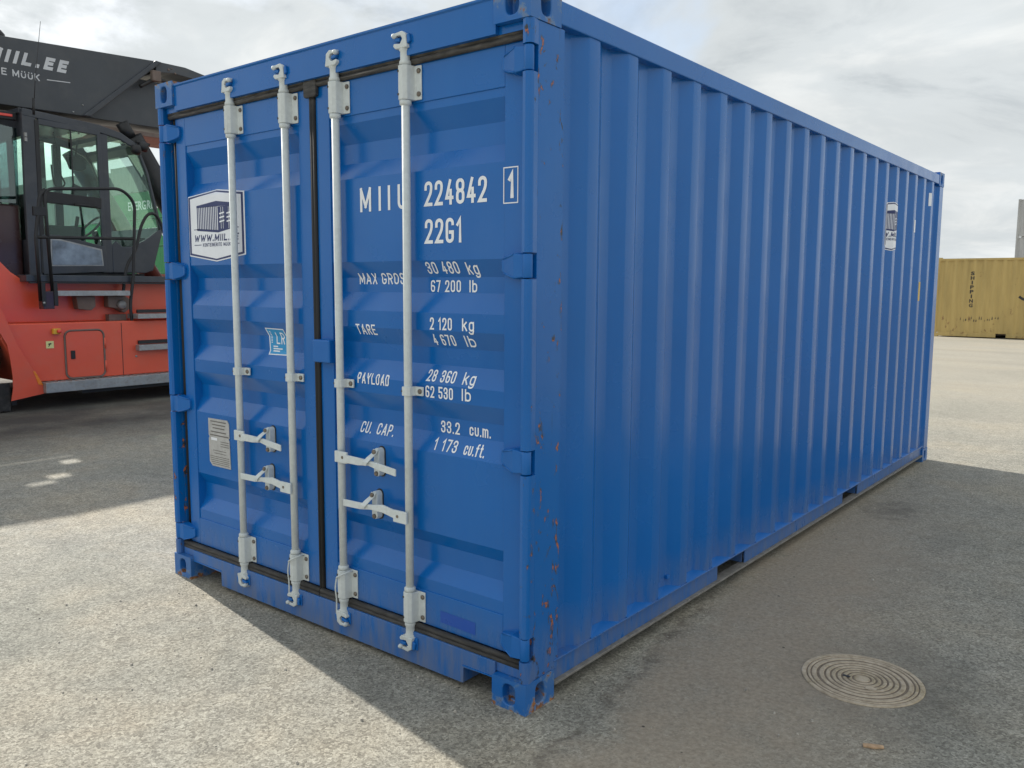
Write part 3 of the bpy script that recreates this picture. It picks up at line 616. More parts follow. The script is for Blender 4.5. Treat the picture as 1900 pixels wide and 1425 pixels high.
# hinges: tapered blades folded round the pin
for d, x0, sgn in ((DR, 0, 1), (DL, -W, -1)):
    for h in HZ:
        m = MB()
        pl = [(-0.026, -0.038), (-0.078, -0.044), (-0.142, -0.026), (-0.152, -0.014), (-0.152, 0.018), (-0.142, 0.030), (-0.078, 0.044), (-0.026, 0.038)]
        m.add([(x0+sgn*a, 0.012, h+b) for a, b in pl[:2]]+[(x0+sgn*a, 0.036, h+b) for a, b in pl[2:6]]+[(x0+sgn*a, 0.012, h+b) for a, b in pl[6:]]+[(x0+sgn*a, 0.0505, h+b*1.06) for a, b in pl],
              [(0, 1, 6, 7), (1, 2, 5, 6), (2, 3, 4, 5)]+[(i, (i+1) % 8, 8+(i+1) % 8, 8+i) for i in range(8)])
        m.build('hinge', 'blue_hw', d, bevel=0.003)
        for q, q2 in ((0.041, 0.026), (-0.041, -0.024)): MB().tube([(x0-sgn*0.078, 0.0128, h+q), (x0-sgn*0.142, 0.037, h+q2)], 0.004, 6).build('hinge_weld', 'blue_hw', d)
MB().box(-1.214, -1.098, 0.012, 0.0495, 1.238, 1.338).build('door_overlap_plate', 'blue_hw', DR, bevel=0.006)

# locking bars
BARS = [-1.801, -1.383, -1.038, -0.620]; BYc = 0.020; BR = 0.0168
HAND = {0: (0.845, 1), 1: (0.643, -1), 2: (0.840, 1), 3: (0.640, -1)}
for bi, xb in enumerate(BARS):
    b = MB(); b.tube([(xb, BYc, 0.15), (xb, BYc, 2.455)], BR, 20); bar = b.build('locking_bar', 'galv', BC)
    for top, zc in ((True, 2.346), (False, 0.262)):
        m = MB(); q = 0.064
        m.prism([(xb-0.024, BYc+0.03), (xb-0.0245, BYc-0.012), (xb-0.015, BYc-0.0235), (xb+0.010, BYc-0.0245), (xb+0.024, BYc-0.014), (xb+0.030, BYc+0.022), (xb+0.062, BYc+0.024), (xb+0.062, BYc+0.0295), (xb+0.024, BYc+0.0299)], 'z', zc-q, zc+q)
        br_ = m.build('bearing_bracket', 'galv', bar, bevel=0.003)
        for zz in (zc-0.043, zc+0.043):
            k = MB(); k.lathe([(0.0095, 0), (0.0095, -0.005), (0.006, -0.008)], (xb+0.050, BYc+0.024, zz), 'y', 12); k.build('bolt', 'bolt', br_)
            k = MB(); k.lathe([(0.005, 0), (0.0048, -0.0012)], (xb-0.0155, BYc-0.0232, zz), 'y', 10); k.build('rivet', 'dark_hole', br_)
        s_ = 1 if top else -1
        m = MB(); z0 = zc-s_*(q+0.001)
        m.lathe(sorted([(0.0235, z0-s_*0.0), (0.0235, z0-s_*0.014), (0.0205, z0-s_*0.018), (BR, z0-s_*0.020)], key=lambda t: t[1]), (xb, BYc, 0), 'z', 20); m.build('collar', 'galv', bar)
        z1 = zc+s_*(q+0.001)
        m = MB(); m.lathe(sorted([(0.023, z1), (0.023, z1+s_*0.012), (0.019, z1+s_*0.020), (0.019, z1+s_*0.050), (0.023, z1+s_*0.056), (0.023, z1+s_*0.064), (0.014, z1+s_*0.070)], key=lambda t: t[1]), (xb, BYc, 0), 'z', 20); m.build('neck', 'galv', bar)
        zk = z1+s_*0.086
        # cam: a hooked claw turned into its keeper; which way it faces differs from bar to bar
        flip = -1 if bi in (1, 3) else 1
        m = MB(); prof = [(-0.026, -0.022), (0.024, -0.022), (0.034, -0.012), (0.030, -0.004), (0.004, -0.008), (-0.006, 0.006), (0.002, 0.018), (0.030, 0.017), (0.032, 0.027), (-0.004, 0.030), (-0.020, 0.020), (-0.022, 0.0)]
        m.prism([(xb+flip*a*1.25, zk+s_*c*1.2) for a, c in prof], 'y', BYc-0.024, BYc+0.004); m.build('cam', 'galv', bar, bevel=0.003)
        m = MB()
        m.prism([(xb+flip*a, zk+s_*c) for a, c in ((-0.046, -0.006), (-0.030, -0.014), (-0.027, 0.020), (-0.040, 0.024))], 'y', BYc-0.020, BYc-0.0085)
        m.prism([(xb+flip*a, zk+s_*c) for a, c in ((0.006, -0.002), (0.030, 0.0), (0.044, 0.010), (0.030, 0.014), (0.008, 0.012))], 'y', BYc-0.024, BYc-0.0085)
        m.box(xb-0.048, xb+0.048, BYc-0.0083, BYc-0.0015, zk-0.026, zk+0.026)
        m.build('cam_keeper', 'blue_hw', bar, bevel=0.003)
        k = MB(); k.lathe([(0.0, -0.010), (0.007, -0.007), (0.010, 0), (0.010, 0.014)], (xb+flip*0.034, BYc-0.026, zk+s_*0.022), 'y', 12); k.build('keeper_stud', 'galv', bar)
    # mid clamp
    m = MB(); zc = 1.156
    m.prism([(xb-0.021, BYc+0.028), (xb-0.022, BYc-0.012), (xb-0.014, BYc-0.0215), (xb+0.012, BYc-0.0215), (xb+0.022, BYc-0.012), (xb+0.026, BYc+0.018), (xb+0.060, BYc+0.020), (xb+0.060, BYc+0.029)], 'z', zc-0.018, zc+0.018)
    cl = m.build('bar_clamp', 'galv', bar, bevel=0.002)
    k = MB(); k.lathe([(0.010, 0), (0.010, -0.005), (0.006, -0.008)], (xb+0.047, BYc+0.020, zc), 'y', 12); k.build('bolt', 'bolt', cl)
    k = MB(); k.lathe([(0.0045, 0), (0.004, -0.001)], (xb-0.016, BYc-0.0205, zc), 'y', 10); k.build('rivet', 'dark_hole', cl)
    # handle and its catch
    hz, s_ = HAND[bi]
    m = MB(); m.box(*sorted((xb-s_*0.012, xb+s_*0.066)), BYc-0.030, BYc-0.0185, hz-0.026, hz+0.024)
    hub = m.build('handle_hub', 'galv', bar, bevel=0.003)
    k = MB(); k.lathe([(0.007, 0), (0.006, -0.002)], (xb+s_*0.040, BYc-0.030, hz), 'y', 12); k.build('rivet', 'bolt', hub)
    pth = [(xb+s_*0.05, -0.006, hz-0.004), (xb+s_*0.14, -0.008, hz-0.004), (xb+s_*0.21, -0.006, hz-0.002), (xb+s_*0.27, -0.012, hz-0.008), (xb+s_*0.385, -0.022, hz-0.016)] if s_ > 0 else [(xb-0.05, -0.006, hz+0.004), (xb-0.13, -0.005, hz+0.016), (xb-0.20, -0.008, hz+0.012), (xb-0.26, -0.014, hz+0.008), (xb-0.355, -0.026, hz+0.010)]
    m = MB(); hh = [0.0175, 0.0165, 0.010, 0.0145, 0.015]; tt = [0.005, 0.005, 0.009, 0.0045, 0.004]; v = []
    for (a, y, c), q, w2 in zip(pth, hh, tt): v += [(a, y-w2, c-q), (a, y-w2, c+q), (a, y+w2, c+q), (a, y+w2, c-q)]
    m.add(v, [(0, 1, 2, 3), (16, 19, 18, 17)]+[(4*i+j, 4*i+(j+1) % 4, 4*i+4+(j+1) % 4, 4*i+4+j) for i in range(4) for j in range(4)])
    m.build('handle', 'galv', bar, bevel=0.003)
    rx, rz = pth[2][0]+s_*0.012, pth[2][2]
    dpar = DL if bi < 2 else DR
    m = MB(); m.prism(rrect(rx-0.0165, rx+0.0165, rz-0.060, rz+0.060, 0.016, 6), 'y', 0.022, 0.0535); ct = m.build('handle_catch', 'galv', dpar, bevel=0.002)
    m = MB(); m.prism(rrect(rx-0.022, rx+0.022, rz-0.066, rz+0.066, 0.0215, 6), 'y', 0.0536, 0.0545); m.build('catch_pad', 'black', ct)
    m = MB(); v = []
    for a, y, c, hw in ((0, 0.0215, 0.056, 0.0145), (-0.001, 0.014, 0.040, 0.014), (-0.006, -0.006, 0.026, 0.015), (-0.018, -0.022, 0.006, 0.016), (-0.028, -0.019, -0.010, 0.012)):
        v += [(rx+a-hw, y, rz+c), (rx+a+hw, y, rz+c), (rx+a+hw, y-0.006, rz+c), (rx+a-hw, y-0.006, rz+c)]
    m.add(v, [(0, 1, 2, 3), (16, 19, 18, 17)]+[(4*i+j, 4*i+(j+1) % 4, 4*i+4+(j+1) % 4, 4*i+4+j) for i in range(4) for j in range(4)]); m.build('catch_tongue', 'galv', ct, bevel=0.002)
    for zz in (rz+0.046, rz-0.048):
        k = MB(); k.lathe([(0.0105, 0), (0.0105, -0.004), (0.007, -0.008)], (rx, 0.0215 if zz < rz else 0.010, zz), 'y', 12); k.build('bolt', 'bolt', ct)
    if bi in (1, 2):   # tether ring hung on the lower bracket
        c = Vector((xb+0.010, BYc-0.006, 0.312)); m = MB()
        m.tube([c+Vector((0.034*math.cos(t), -0.034*math.sin(t), 0.020*math.cos(t)-0.006)) for t in [2*math.pi*k/24 for k in range(25)]], 0.0035, 6, caps=False); m.build('tether_ring', 'galv', bar)
        m = MB(); m.tube(smooth_path([(xb-0.024, BYc-0.02, 0.292), (xb-0.030, BYc-0.024, 0.24), (xb-0.026, BYc-0.022, 0.19), (xb-0.030, BYc-0.02, 0.12)]), 0.0035, 6); m.build('tether', 'galv', bar)

# ---- markings on the right door
dm = door_map()
WI = 'white_ink'
def T(body, u0, u1, v0, h, **k):
    k_ = (door_map(0)((u0+u1)/2, v0+h/2)[1]+2.307)/(0.055+2.307)      # text lying in a recess sits further back on the sheet
    q = lambda u: 1.785+(u-1.785)*k_
    v0 = 1.573+(v0-1.573)*k_
    return stroke_text(body, q(u0), q(u1), v0, h, WI, DR, door_map, (), CUTS, **k)
T('M', -0.930, -0.862, 1.877, 0.098); T('I', -0.817, -0.802, 1.877, 0.098); T('I', -0.762, -0.747, 1.877, 0.098); T('U', -0.705, -0.650, 1.877, 0.098)
T('224842', -0.555, -0.236, 1.880, 0.094)
T('22G1', -0.554, -0.358, 1.737, 0.094)
T('1', -0.137, -0.108, 1.886, 0.094, wt=0.16)
for (a, b, c, e) in ((-0.155, -0.151, 1.871, 1.991), (-0.091, -0.087, 1.871, 1.991), (-0.155, -0.087, 1.867, 1.871), (-0.155, -0.087, 1.991, 1.995)): poly('lettering', [(a, c), (b, c), (b, e), (a, e)], WI, DR, lambda u, v: (u, FY-0.0012, v), (), ())
T('MAX GROSS', -0.940, -0.630, 1.580, 0.046); T('30 480', -0.546, -0.376, 1.621, 0.046); T('kg', -0.335, -0.278, 1.617, 0.046); T('67 200', -0.523, -0.365, 1.551, 0.046); T('lb', -0.322, -0.283, 1.551, 0.046)
T('TARE', -0.966, -0.844, 1.369, 0.044); T('2 120', -0.530, -0.412, 1.404, 0.048); T('kg', -0.360, -0.299, 1.404, 0.048); T('4 670', -0.513, -0.396, 1.344, 0.044); T('lb', -0.344, -0.293, 1.344, 0.044)
T('PAYLOAD', -0.964, -0.769, 1.160, 0.046); T('28 360', -0.541, -0.390, 1.201, 0.046); T('kg', -0.350, -0.288, 1.201, 0.046); T('62 530', -0.557, -0.408, 1.134, 0.047); T('lb', -0.362, -0.315, 1.136, 0.047)
T('CU.', -0.938, -0.870, 0.952, 0.046); T('CAP.', -0.836, -0.733, 0.954, 0.046); T('33.2', -0.472, -0.372, 1.002, 0.048); T('cu.m.', -0.322, -0.215, 1.006, 0.046); T('1 173', -0.505, -0.382, 0.930, 0.046); T('cu.ft.', -0.345, -0.239, 0.930, 0.046)
poly('paint_patch', [(-0.476, 0.222), (-0.288, 0.218), (-0.288, 0.268), (-0.476, 0.271)], 'patch', DR, lambda u, v: (u, FY-0.001, v))
# ---- round-edged maker's decal: white shield, navy rim, little container and web address
def shield(parent, u0, u1, z0, z1, mp, cu_, cv_, dz=0.03):
    def q(a, b, off): return mp(off)(u0+a*(u1-u0), z0+b*(z1-z0))
    def P(name, pts, mat, off): return flat_to(name, [(u0+a*(u1-u0), z0+b*(z1-z0)) for a, b in pts], [tuple(range(len(pts)))], mat, parent, mp(off), cu_, cv_)
    def out(k): return [(0+k, 0.085+k*0.7), (0.5, 0.0+k*0.7), (1-k, 0.085+k*0.7), (1-k, 0.93-k*0.7), (0.5, 1-k*0.7), (0+k, 0.93-k*0.7)]
    o = P('decal', out(0), 'white', 0.0012); parent_ = o
    def P2(name, pts, mat, off): return flat_to(name, [(u0+a*(u1-u0), z0+b*(z1-z0)) for a, b in pts], [tuple(range(len(pts)))], mat, parent, mp(off), cu_, cv_)
    P2('decal_rim', out(0.022), 'navy', 0.0017); P2('decal_field', out(0.055), 'white', 0.0022)
    o3 = 0.0027
    P2('decal_print', [(0.17, 0.79), (0.52, 0.835), (0.82, 0.79), (0.82, 0.76), (0.17, 0.76)], 'navy', o3)            # roof
    P2('decal_print', [(0.545, 0.40), (0.83, 0.455), (0.83, 0.765), (0.545, 0.755)], 'navy', o3)                         # door end
    P2('decal_print', [(0.17, 0.44), (0.545, 0.40), (0.545, 0.435), (0.17, 0.468)], 'navy', o3)
    for k in range(12):
        a = 0.175+k*0.0308; P2('decal_print', [(a, 0.46-0.03*k/12), (a+0.017, 0.458-0.03*k/12), (a+0.017, 0.765), (a, 0.765)], 'navy', o3)
    for k in range(3):
        for c in (0.575, 0.70):
            zz = 0.535+k*0.055; P2('decal_print', [(c, zz), (c+0.085, zz+0.016), (c+0.085, zz+0.036), (c, zz+0.020)], 'white', 0.0032)
    for c in (0.60, 0.635, 0.73, 0.765): P2('decal_print', [(c, 0.45), (c+0.006, 0.45), (c+0.006, 0.745), (c, 0.745)], 'white', 0.0030)
    for a, b, zz in ((0.11, 0.20, 0.452), (0.80, 0.90, 0.452), (0.11, 0.24, 0.233), (0.78, 0.90, 0.233)): P2('decal_print', [(a, zz), (b, zz), (b, zz+0.010), (a, zz+0.010)], 'navy', o3)
    U = lambda a: u0+a*(u1-u0); V = lambda b: z0+b*(z1-z0)
    stroke_text('WWW.MIIL.EE', U(0.11), U(0.90), V(0.285), 0.095*(z1-z0), 'navy', parent, mp, cu_, cv_, wt=0.22, shear=0.25, off=o3)
    stroke_text('KONTEINERITE MÜÜK', U(0.265), U(0.755), V(0.212), 0.050*(z1-z0), 'navy', parent, mp, cu_, cv_, wt=0.17, off=o3)
shield(DL, -2.262, -1.757, 1.690, 2.045, lambda off: (lambda u, v: door_map(off)(max(u, -2.2549), v)), (), CUTS)
# classification label
LRm = lambda off: door_map(off)
poly('class_label', [(-1.648, 1.372), (-1.505, 1.370), (-1.497, 1.245), (-1.640, 1.243)], 'white', DL, LRm(0.0012), (), CUTS)
poly('class_label', [(-1.640, 1.367), (-1.511, 1.365), (-1.503, 1.250), (-1.632, 1.248)], 'cyan', DL, LRm(0.0018), (), CUTS)
stroke_text('LR', -1.585, -1.520, 1.296, 0.056, 'white', DL, LRm, (), CUTS, wt=0.12, off=0.0024)
for k, (a, b) in enumerate(((-1.612, -1.560), (-1.612, -1.540), (-1.612, -1.575))): poly('lettering', [(a, 1.259+k*0.011), (b, 1.259+k*0.011), (b, 1.265+k*0.011), (a, 1.265+k*0.011)], 'white', DL, LRm(0.0024), (), CUTS)
for k in range(8): poly('lettering', [(-1.626, 1.300+k*0.0075), (-1.616, 1.300+k*0.0075), (-1.616, 1.304+k*0.0075), (-1.626, 1.304+k*0.0075)], 'white', DL, LRm(0.0024), (), CUTS)
# approval plate
pm = lambda off: (lambda u, v: (u, PY-off, v))
MB().prism([(-2.138, 0.888), (-1.965, 0.890), (-1.950, 0.872), (-1.950, 0.800), (-1.957, 0.792), (-1.950, 0.784), (-1.946, 0.640), (-2.112, 0.640), (-2.136, 0.662), (-2.138, 0.784), (-2.130, 0.792), (-2.138, 0.800)], 'y', PY-0.004, PY-0.0005).build('approval_plate', 'plate', DL)
for k, (zz, a, b) in enumerate(((0.872, -2.118, -1.975), (0.855, -2.105, -1.982), (0.838, -2.098, -1.99), (0.818, -2.118, -1.978), (0.800, -2.125, -1.955), (0.772, -2.03, -1.955), (0.760, -2.03, -1.955), (0.748, -2.03, -1.955), (0.722, -2.10, -1.98), (0.708, -2.09, -1.985), (0.690, -2.128, -1.955), (0.680, -2.128, -1.955), (0.670, -2.128, -1.955), (0.660, -2.12, -1.955), (0.650, -2.11, -1.955))):
    poly('plate_line', [(a, zz), (b, zz), (b, zz+(0.006 if k < 5 else 0.0035)), (a, zz+(0.006 if k < 5 else 0.0035))], 'grey_ink', DL, pm(0.0046))
poly('plate_line', [(-2.115, 0.776), (-2.060, 0.776), (-2.060, 0.790), (-2.115, 0.790)], 'white', DL, pm(0.0048))
# ---- side markings, printed over the folds
smap = lambda off: (lambda u, v: (side_at(u)+off, u, v))
SW = [o for o in BC.children if o.name.startswith('side_wall')][0]; SC = [p[0] for p in SIDE]
shield(SW, 4.315, 4.745, 1.86, 2.225, smap, SC, ())
poly('white_label', [(5.632, 2.28), (5.668, 2.28), (5.668, 2.39), (5.632, 2.39)], 'white', SW, smap(0.0012), SC, ())
poly('white_label', [(5.135, 2.03), (5.18, 2.03), (5.18, 2.13), (5.135, 2.13)], 'white', SW, smap(0.0012), SC, ())
poly('yellow_label', [(5.40, 1.47), (5.56, 1.47), (5.56, 1.63), (5.40, 1.63)], 'yellow_lbl', SW, smap(0.0012), SC, ())
k = MB(); k.box(-0.046, -0.030, 1.125, 1.150, 0.205, 0.222); k.build('drain_lug', 'blue_hw', SW, bevel=0.003)

# ================================================================ generic far container
def far_container(x0, y0, z0, length, mat, label, group, face='-y', name='shipping_container', detail=False, width=2.438, height=2.591):
    """long axis along x, front long side at y0 facing -y, left end at x0"""
    e = empty(name, (x0+length/2, y0+width/2, z0), label, 'container', group)
    x1, y1, z1 = x0+length, y0+width, z0+height
    pts, at = corr_pts(x0+0.1, x1-0.1, x0+0.36, y0+0.046, y0+0.010)
    for yy, sg in ((0, 1), (1, -1)):
        m = MB(); v = []
        for s_, d in pts:
            y = d if yy == 0 else y1-(d-y0); v += [(s_, y, z0+0.15), (s_, y, z1-0.09)]
        m.add(v, [(2*i, 2*i+2, 2*i+3, 2*i+1) for i in range(len(pts)-1)]); w = m.build('side_wall', mat, e, recalc=False)
        if yy == 0: wall = w
        ya, yb = (y0+0.002, y0+0.06) if yy == 0 else (y1-0.06, y1-0.002)
        MB().box(x0+0.163, x1-0.163, ya, yb, z1-0.10, z1-0.03).build('top_rail', mat, e)
        m = MB(); q = length/2; pk = [(q-1.17, q-0.88), (q+0.88, q+1.17)] if length < 8 else []; last = 0.163
        for a, b in pk+[(length-0.163, 0)]: m.box(x0+last, x0+a, ya, yb, z0+0.03, z0+0.151); last = b
        m.box(x0+0.163, x1-0.163, ya+0.004, yb-0.004, z0+0.1515, z0+0.165); m.build('bottom_rail', mat, e)
    m = MB(); m.box(x0+0.163, x1-0.163, y0+0.061, y1-0.061, z1-0.06, z1-0.04); m.build('roof', mat, e)
    m = MB(); m.box(x0+0.12, x1-0.12, y0+0.2, y1-0.2, z0+0.10, z0+0.15); m.build('floor', 'brownbox', e)
    for xa in (x0, x1):
        s_ = 1 if xa == x0 else -1
        ep, _ = corr_pts(y0+0.08, y1-0.08, y0+0.3, 0.05, 0.012)
        m = MB(); v = []
        for q, d in ep: v += [(xa+s_*d, q, z0+0.13), (xa+s_*d, q, z1-0.1)]
        m.add(v, [(2*i, 2*i+2, 2*i+3, 2*i+1) for i in range(len(ep)-1)]); m.build('end_wall', mat, e, recalc=False)
        for ya in (y0, y1):
            t_ = 1 if ya == y0 else -1
            MB().box(*sorted((xa+s_*0.003, xa+s_*0.11)), *sorted((ya+t_*0.003, ya+t_*0.09)), z0+0.1185, z1-0.1185).build('corner_post', mat, e)
            for za, u_ in ((z0, 1), (z1, -1)):
                MB().box(*sorted((xa, xa+s_*0.162)), *sorted((ya, ya+t_*0.162)), *sorted((za, za+u_*0.118))).build('corner_casting', mat, e)
    return e, wall, (lambda u, v: (u, at(u)-0.004, v)), [p[0] for p in pts]

YC, yw, ymap, ycut = far_container(-4.83, 28.3, 0, LEN, 'yellow', 'faded yellow container with black upright lettering and rust, across the yard at right', None)
for i, ch in enumerate('SHIPPING'):
    wd = 0.042 if ch == 'I' else 0.115
    letter(ch, -3.735-wd/2+0.008*i*0, -3.735+wd/2, 2.025-i*0.148, 0.105, 'ink', yw, ymap, ycut, (), bold=0.04)
a_ = arc((-2.15, 1.56), 0.36, 222, 318, 12); b_ = arc((-2.15, 1.58), 0.30, 318, 222, 12)
flat_to('lettering', a_+b_, [tuple((i, i+1, 24-i, 25-i)) for i in range(12)], 'ink', yw, ymap, ycut, ())
# worn-off number, only flecks of it left
rr = random.Random(3)
for k in range(15):
    u = -4.00+k*0.075+rr.uniform(-0.02, 0.02); v = 0.60+rr.uniform(-0.05, 0.05); a = rr.uniform(0.006, 0.02); c = rr.uniform(0.02, 0.06)
    poly('lettering', [(u-a, v-c), (u+a, v-c*0.6), (u+a*0.7, v+c), (u-a*0.4, v+c*0.7)], 'ink', yw, ymap, ycut, ())

# stacks far left, long sides towards us
ST = 'far stacks behind the red machine'
def stack(x0, y0, length, mats, lab, text=None):
    for t_, mt in enumerate(mats):
        e, w, mp_, ct = far_container(x0, y0, t_*2.591, length, mt, lab % ('lowest', 'second', 'third', 'fourth', 'fifth', 'sixth')[t_], ST)
        if text and mt == 'green' and t_ in (2, 3):
            letter('EVERGREEN', x0+5.5, x0+11.95, t_*2.591+0.95, 0.78, 'white_ink', w, mp_, ct, (), bold=0.02)
stack(-85.0, 38.8, 12.19, ['rustred', 'green', 'green', 'green'], 'far %s-tier container of the stack with white EVERGREEN lettering', True)
e5 = far_container(-82.6, 38.8, 4*2.591, LEN, 'greygreen', 'short grey container alone on top of the green lettered stack', ST)
stack(-72.55, 38.8, 12.19, ['tan', 'rustred', 'tan', 'tan', 'tan'], 'far %s-tier container of the tan stack right of the green lettered one')
stack(-97.45, 38.8, 12.19, ['rustred', 'greygreen', 'green', 'greygreen', 'greygreen'], 'far %s-tier container of the mostly grey stack left of the green lettered one')
stack(-109.9, 38.8, 12.19, ['greygreen', 'rustred', 'greygreen', 'green', 'greygreen'], 'far %s-tier container of the leftmost stack seen through the cab glass')
# pale stack behind the yellow container
for t_ in range(3):
    far_container(-7.95, 65.7, t_*2.591, LEN, 'whitec', ('lowest', 'middle', 'top')[t_]+' container of the pale grey stack behind the yellow container', 'pale stack at far right')

# ================================================================ manhole cover
MC = empty('manhole_cover', (0.87, 1.10, 0), 'round cast-iron manhole cover with concentric rings set in the shaded asphalt', 'manhole cover')
RO = 0.232
MB().lathe([(RO, -0.03), (RO, 0.002), (RO-0.003, 0.0045), (RO-0.018, 0.0045), (RO-0.020, 0.001), (RO-0.020, -0.03)], (0.87, 1.10, 0), 'z', 72, False).build('frame_ring', 'iron', MC)
MB().add([(0.87+(RO-0.021)*math.cos(2*math.pi*k/72), 1.10+(RO-0.021)*math.sin(2*math.pi*k/72), 0.0026) for k in range(72)], [tuple(range(72))]).build('cover_bed', 'groove', MC, recalc=False)
edges = [(0.209, 0.196), (0.193, 0.172), (0.164, 0.143), (0.138, 0.121), (0.116, 0.099), (0.094, 0.078), (0.073, 0.057), (0.052, 0.037), (0.032, 0.0)]
for a, b in edges:
    pr = [(a, 0.0014), (a-0.003, 0.0045), (b+0.003, 0.0045), (b, 0.0014)] if b else [(a, 0.0014), (a-0.003, 0.0045), (0.0, 0.0046)]
    MB().lathe(pr, (0.87, 1.10, 0), 'z', 72, False).build('raised_ring', 'iron', MC)
k = MB(); k.prism(rrect(0.80, 0.83, 1.075, 1.09, 0.005), 'z', 0.0046, 0.0056); k.build('lifting_slot', 'black', MC)
k = MB(); k.prism(rrect(0.905, 0.945, 1.015, 1.045, 0.004), 'z', 0.0046, 0.0066); k.build('name_boss', 'iron', MC)

# ================================================================ the reach stacker
RS = empty('reach_stacker', (-11.4, 3.6, 0), 'red container reach stacker with charcoal cab and long dark boom beside the blue container', 'reach stacker')
X1 = -9.40      # outer skin of the low hull
m = MB(); m.prism([(1.95, 0.352), (7.6, 0.352), (7.6, 1.062), (7.5, 1.085), (1.75, 1.085), (1.70, 0.9)], 'x', X1, -13.4); hull = m.build('hull', 'red', RS, bevel=0.012)
up = [(7.5, 1.086), (7.5, 1.60), (2.184, 1.602), (2.091, 1.635), (1.971, 1.72), (1.857, 1.85), (1.76, 2.05), (1.70, 2.2), (-1.6, 2.2), (-1.6, 1.086)]
MB().prism(up, 'x', -9.70, -13.1).build('upper_body', 'red', RS, bevel=0.01)
MB().box(-13.1, -9.72, -1.58, 1.7, 0.5, 1.085).build('rear_hull', 'red', RS, bevel=0.01)
m = MB(); m.box(-13.0, -11.03, -1.5, 2.33, 2.2005, 3.42); m.build('engine_hood', 'hood', RS, bevel=0.05, seg=3)
MB().box(-12.95, -10.40, 1.72, 2.40, 1.64, 2.62).build('hood_side', 'hood', RS, bevel=0.03)
# panel seams on the hull
for yy in (3.18,): MB().box(-9.3985, -9.396, yy, yy+0.006, 0.36, 1.06).build('panel_seam', 'ink', hull)
fb = MB(); fb.box(-9.52, -9.26, 2.13, 7.4, 0.215, 0.345); fbo = fb.build('footboard', 'tread', RS, bevel=0.006)
m = MB()
for k in range(60):
    y = 2.2+k*0.085
    m.box(-9.50, -9.28, y, y+0.03, 0.3455, 0.353)
m.build('tread_studs', 'tread', fbo)
m = MB(); m.box(-9.5, -9.35, 2.6, 7.3, 0.165, 0.2145); m.build('footboard_beam', 'black', fbo)
# wheel arch guard
ar = arc((0.93, 0.62), 0.86, 25, -28, 12)
fe = [(1.756, 0.150)]+[(p[0], p[1]) for p in ar[::-1] if p[1] > 0.25]+[(1.62, 1.35), (1.70, 1.30), (1.868, 0.830), (2.180, 0.213), (2.165, 0.200)]
fe = [(1.756, 0.150), (1.785, 0.30), (1.788, 0.437), (1.775, 0.64), (1.748, 0.836), (1.694, 0.955), (1.60, 1.12), (1.45, 1.25), (1.2, 1.36), (0.9, 1.40), (0.3, 1.40), (0.3, 1.55), (1.4, 1.55), (1.60, 1.45), (1.714, 1.262), (1.868, 0.83), (2.178, 0.213)]
MB().prism(fe, 'x', -9.345, -9.36).build('wheel_guard', 'red', RS)
m = MB(); gl_ = [(1.60, 1.45), (1.714, 1.262), (1.868, 0.83), (2.178, 0.213)]
m.add([(-9.344, a, b) for a, b in gl_]+[(-9.62, a, b) for a, b in gl_], [(i, i+1, 5+i, 4+i) for i in range(3)]); m.build('guard_return', 'red', RS)
MB().prism([(2.020, 0.50), (2.045, 0.495), (2.130, 0.315), (2.075, 0.325)], 'x', -9.3445, -9.340).build('side_reflector', 'orange', RS)
MB().box(-9.46, -9.42, 1.15, 1.775, 0.02, 0.36).build('mud_flap', 'tyre', RS, bevel=0.006)
MB().box(-9.62, -9.47, 1.80, 1.86, 0.08, 0.30).build('flap_bracket', 'black', RS)
# wheels
def wheel(y, x_out, inner, r=0.80, z=0.80, w=0.52):
    s_ = -1 if inner < x_out else 1
    m = MB(); m.lathe([(r*0.60, 0.02), (r*0.80, 0.0), (r*0.93, 0.04), (r, 0.12), (r, w-0.12), (r*0.93, w-0.04), (r*0.8, w), (r*0.6, w-0.02)], (0, 0, 0), 'x', 40)
    mm = MB(); mm.add([(x_out+s_*a, y+b, z+c) for a, b, c in m.v], m.f, True); o = mm.build('tyre', 'tyre', RS)
    m = MB(); m.lathe([(r*0.60, 0.03), (r*0.56, 0.05), (r*0.50, 0.16), (r*0.22, 0.18), (r*0.20, 0.08), (0.0, 0.07)], (0, 0, 0), 'x', 32)
    mm = MB(); mm.add([(x_out+s_*a, y+b, z+c) for a, b, c in m.v], m.f, True); mm.build('rim', 'tread', o)
    mm = MB()
    for k in range(20):
        t = 2*math.pi*k/20; c, s2 = math.cos(t), math.sin(t)
        pts = [(a, r*q*c-b*s2, r*q*s2+b*c) for a in (0.10, w-0.10) for q in (0.97, 1.018) for b in (-0.05, 0.05)]
        mm.add([(x_out+s_*a, y+b, z+cc) for a, b, cc in pts], [(0, 1, 3, 2), (4, 6, 7, 5), (2, 3, 7, 6), (0, 2, 6, 4), (1, 5, 7, 3)])
    mm.build('tread_lugs', 'tyre', o)
wheel(0.93, -9.44, -12, 0.815, 0.83); wheel(0.93, -13.3, -11, 0.815, 0.83); wheel(6.4, -9.42, -12, 0.84, 0.86); wheel(6.4, -13.3, -11, 0.84, 0.86)
